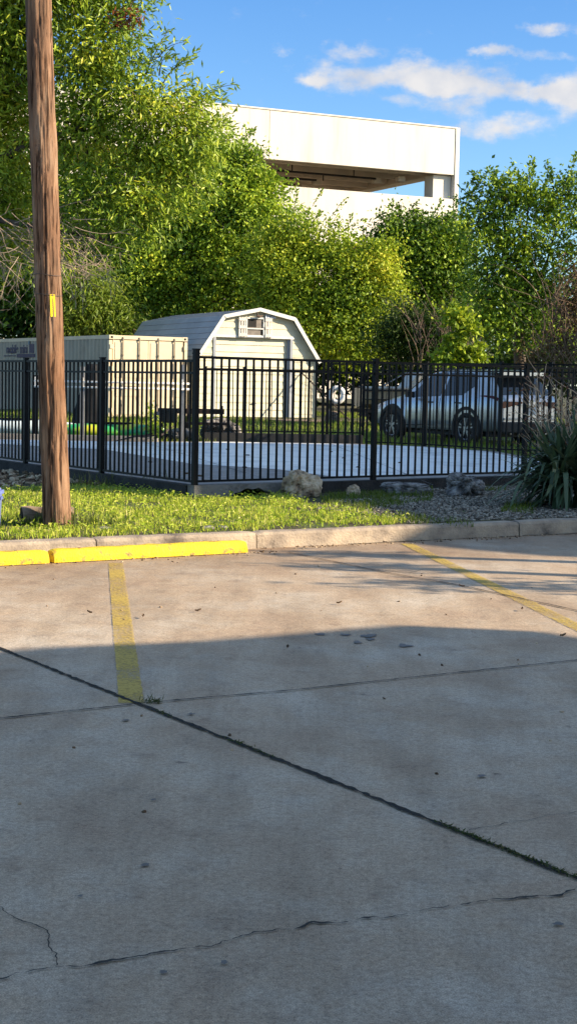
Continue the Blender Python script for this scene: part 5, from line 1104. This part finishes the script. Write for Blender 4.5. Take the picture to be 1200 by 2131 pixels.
tree('broadleaf_tree', 'tall dense green tree behind the barn shed, crown reaching the garage wall', 'tree', (Q(400, 800, Ym).x, Ym + 1, .4), 4.5, .3,
     [B(455, 320, 70, 55, Ym), B(400, 360, 80, 80, Ym), B(500, 360, 60, 55, Ym), B(540, 400, 45, 55, Ym), B(450, 430, 110, 85, Ym), B(340, 470, 110, 90, Ym), B(540, 470, 70, 60, Ym, .9), B(460, 540, 110, 80, Ym), B(330, 580, 100, 80, Ym), B(540, 560, 70, 60, Ym, .9), B(400, 640, 120, 50, Ym), B(270, 540, 70, 90, Ym, .8), B(500, 640, 70, 40, Ym, .8)],
     64000, .155, .088, L_mid, M_bk, group='trees behind the shed', fuzz=9, cl_sig=.27, per=52, tone_mu=.43, seed=11, shell=.42,
     sprigs=[(Q(520, 330, Ym), Q(560, 318, Ym), 26), (Q(470, 290, Ym), Q(480, 245, Ym), 22), (Q(560, 400, Ym), Q(602, 378, Ym), 26)])
Yy = 57
tree('yellowing_tree', 'yellow-green tree with turning leaves rising right behind the barn shed', 'tree', (Q(640, 800, Yy).x, Yy + 1, .4), 3.2, .2,
     [B(630, 480, 45, 40, Yy, .7), B(600, 530, 60, 60, Yy), B(690, 535, 70, 55, Yy), B(630, 600, 90, 75, Yy), B(730, 600, 75, 75, Yy), B(700, 680, 100, 65, Yy), B(610, 660, 60, 50, Yy), B(770, 690, 45, 55, Yy), B(730, 735, 70, 30, Yy), B(790, 550, 45, 60, Yy, .8), B(560, 600, 45, 60, Yy, .8), B(550, 520, 40, 50, Yy, .6), B(800, 620, 40, 60, Yy, .7)],
     44000, .135, .080, L_yel, M_bk, group='trees behind the shed', fuzz=10, cl_sig=.25, per=50, tone_mu=.44, seed=17, shell=.42,
     sprigs=[(Q(610, 440, Yy), Q(615, 392, Yy), 24), (Q(650, 430, Yy), Q(668, 398, Yy), 24), (Q(690, 450, Yy), Q(722, 412, Yy), 26), (Q(710, 480, Yy), Q(760, 458, Yy), 24), (Q(790, 690, Yy), Q(822, 690, Yy), 20)])
Yd = 60
tree('shaded_tree', 'darker green tree below the right end of the garage, behind the car', 'tree', (Q(860, 800, Yd).x, Yd + 1, .4), 3.6, .22,
     [B(835, 475, 50, 28, Yd, .9), B(900, 475, 50, 28, Yd, .9), B(820, 520, 60, 50, Yd), B(900, 530, 70, 50, Yd), B(850, 590, 80, 60, Yd), B(930, 600, 55, 60, Yd), B(870, 670, 90, 60, Yd, .9), B(950, 520, 30, 60, Yd, .8)],
     33000, .15, .088, L_mid, M_bk, group='trees behind the car', fuzz=10, cl_sig=.32, per=38, tone_mu=.24, seed=23, shell=.42,
     sprigs=[(Q(820, 450, Yd), Q(815, 418, Yd), 22), (Q(850, 440, Yd), Q(870, 420, Yd), 20), (Q(905, 440, Yd), Q(915, 415, Yd), 20), (Q(940, 450, Yd), Q(948, 425, Yd), 18)])
Yr = 44
tree('leafy_tree', 'open green tree at the right edge, its top sprigs against the sky', 'tree', (Q(1090, 800, Yr).x, Yr + .8, .4), 3.0, .18,
     [B(1040, 400, 50, 40, Yr, .9), B(1100, 410, 70, 45, Yr, 1), B(1170, 420, 60, 60, Yr, .8), B(1010, 460, 60, 60, Yr), B(1090, 500, 80, 60, Yr), B(1040, 560, 70, 60, Yr), B(1110, 600, 70, 60, Yr), B(1170, 540, 50, 80, Yr, .35), B(1060, 660, 75, 60, Yr), B(1150, 680, 60, 50, Yr, .6), B(1000, 620, 35, 60, Yr, .5), B(1250, 500, 60, 140, Yr, .8)],
     16000, .135, .076, L_mid, M_bk, group='trees behind the car', fuzz=10, cl_sig=.22, per=30, tone_mu=.36, seed=31, shell=.5,
     sprigs=[(Q(1050, 400, Yr), Q(1012, 350, Yr), 34), (Q(1060, 390, Yr), Q(1060, 355, Yr), 24), (Q(1090, 390, Yr), Q(1105, 328, Yr), 40), (Q(1130, 390, Yr), Q(1150, 365, Yr), 28), (Q(1170, 390, Yr), Q(1195, 322, Yr), 40), (Q(990, 420, Yr), Q(955, 390, Yr), 26), (Q(1180, 400, Yr), Q(1215, 350, Yr), 28)])
Yv = 42.0
tree('evergreen_shrub', 'dark small-leaved evergreen shrub between the yellow tree and the car roof', 'shrub', (Q(850, 800, 52).x, 52, .4), 1.0, .08, [B(840, 690, 55, 55, 52), B(890, 700, 55, 60, 52), B(820, 720, 40, 40, 52), B(930, 700, 40, 60, 52, .7)], 13000, .13, .05, L_drk, M_bk, cl_sig=.25, per=40, tone_mu=.25, seed=37)
tree('sapling', 'bright yellow-green sapling directly above the car roof', 'sapling', (Q(958, 800, Yv).x, Yv, .4), 1.5, .035, [B(945, 655, 20, 26, Yv), B(970, 690, 26, 20, Yv), B(940, 715, 26, 18, Yv, .9), B(980, 735, 30, 18, Yv), B(930, 742, 34, 16, Yv), B(965, 760, 40, 20, Yv)], 2600, .15, .09, L_yel, M_bk, cl_sig=.12, per=26, tone_mu=.48, seed=41)
tree('roadside_vine', 'brown-leaved tangled vine at the right edge above the yucca', 'vine', (Q(1190, 800, 39).x, 39, .3), 1.2, .06, [B(1180, 650, 40, 70, 39), B(1175, 730, 45, 40, 39), B(1215, 600, 40, 90, 39), B(1130, 760, 50, 40, 40, .8)], 3600, .10, .05, leaf_mat('brown_vine_leaf', [(.06, .04, .02), (.12, .08, .035), (.10, .11, .03)], .3, .6, .2), M_bk, cl_sig=.2, per=24, tone_mu=.4, seed=43)
b = MB()
for i in range(70):
    p0 = Q(random.uniform(1120, 1240), random.uniform(640, 780), 38.6); b.tube(twig_path(p0, (random.gauss(0, .5), random.gauss(0, .2), 1), random.uniform(.8, 2.2), 9, .14), [.011 - .0012 * k for k in range(10)], 4, False)
tag(b.build('bare_brush', mat('brown_twig', (.22, .15, .105), (.12, .08, .055), .9, 8)), 'thicket of bare upright twigs at the right edge behind the car', 'brush', kind='stuff')
b = MB()
for i in range(60):
    p0 = Q(random.uniform(860, 1000), random.uniform(690, 770), 50.5); b.tube(twig_path(p0, (random.gauss(0, .3), random.gauss(0, .2), 1), random.uniform(.8, 2.4), 8, .12), [.012 - .0013 * k for k in range(9)], 4, False)
tag(b.build('bare_brush', mat('brown_twig', (.20, .14, .10), (.11, .075, .055), .9, 8)), 'bare brown twigs standing among the shrubs above the car', 'brush', kind='stuff')
# dense growth behind everything, one mass
bl = [B(x + random.uniform(-20, 20), 640 + random.uniform(-40, 60) - (60 if x < 500 else 0), 90, 85, 67 + random.uniform(-2, 2)) for x in range(-160, 1420, 62)] + [B(x, 745, 90, 45, 66) for x in range(-160, 640, 90)] + [B(x, 760, 60, 48, 60, 1.5) for x in range(660, 1420, 55)] + [B(x, 672, 60, 34, 62, 1.3) for x in range(-150, 200, 55)]
th_ = tree('thicket', 'dark mass of undergrowth closing the view behind the yard', 'thicket', (0, 66, .4), 1.0, .1, bl, 52000, .27, .15, L_drk, M_bk, cl_sig=.45, per=40, tone_mu=.35, limb=False, seed=51)
th_['kind'] = 'stuff'
bl = [B(x, 560 + random.uniform(-60, 60), 70, 100, 62) for x in range(-150, 330, 70)] + [B(x, 380 + random.uniform(-60, 60), 60, 90, 62, .8) for x in range(-150, 260, 90)]
tree('background_tree', 'dark leafy tree filling the gap behind the wooden pole at left', 'tree', (Q(60, 800, 62).x, 63, .4), 5, .3, bl, 26000, .22, .12, L_mid, M_bk, group='trees behind the shed', cl_sig=.4, per=36, tone_mu=.3, seed=57)
# small wild plant by the court edge
wpc = Q(316, 905, 31.3); tree('wild_sapling', 'thin wild sapling growing at the court edge left of the grill', 'sapling', (wpc.x, 31.3, .25), .4, .012, [B(316, 880, 9, 24, 31.3), B(312, 850, 6, 16, 31.3, .7), B(322, 895, 12, 12, 31.3)], 420, .06, .035, L_mid, M_bk, cl_sig=.05, per=14, tone_mu=.5, seed=61, limb=False)
# far grass between court and shed
M_fg = leaf_mat('yard_grass', [(.08, .14, .014), (.16, .25, .024), (.26, .32, .045), (.38, .36, .10)], .38, .5, .2)
def faryard(x, y):
    l_ = (x - sb.x) * math.cos(th) + (y - sb.y) * math.sin(th); d_ = -(x - sb.x) * math.sin(th) + (y - sb.y) * math.cos(th); cb_ = np.array([(p.x, p.y) for p in CB]); return ~(inpoly(x, y, cb_)) & ~((abs(l_) < 2.4) & (d_ > -.6)) & ~((l_ > -.9) & (l_ < 2.8) & (d_ > -3.4)) & (y > 31.8 - (x > 2.5) * 4)
blades(70000, (-9, 9), (28, 58), faryard, .06, .17, .02, M_fg, 'yard_grass', 'sunlit rough grass of the yard behind the court', lean=.8, clump=.7)

tree('added_hedge', 'unseen evergreen hedge added to darken the kerb and gravel', 'hedge', (4.9, 17.6, .14), .4, .06, [((4.9 + .55 * q, 17.0 + .5 * q, .5), (.5, .5, .4), 1) for q in range(4)], 5000, .10, .05, L_drk, M_bk, cl_sig=.14, per=30, tone_mu=.3, seed=83, limb=False)  # out of view, added to keep sky light off kerb and gravel
# unseen trees added right of the view: their trunks and thin crowns throw the bands on the asphalt
for i, (px, py, hh, cr_n) in enumerate(((700, 1153, 3.3, 0), (760, 1180, 3.5, 0), (900, 1215, 3.0, 1))):
    t = P(px, py); s_ = hh / math.tan(SUN_EL); bx = Vector((t.x + s_ * math.cos(SUN_AZ), t.y + s_ * math.sin(SUN_AZ), 0))
    tree('added_tree', 'unseen slim tree added to throw shadow bands, %s along the lot' % ('farthest', 'second', 'nearest')[i], 'tree', tuple(bx), hh * .95, .11 if i < 2 else .04, [((bx.x, bx.y, hh - .05), (.3, .2, .25), 1)] if i < 2 else [((bx.x + .3 * q, bx.y + .12 * q, hh - .25 * q), (.5, .3, .12), 1) for q in range(5)], 260 if i < 2 else 800, .13, .07, L_mid, M_bk, group='unseen trees added right of the lot', cl_sig=.12, per=16, seed=70 + i, limb=False)
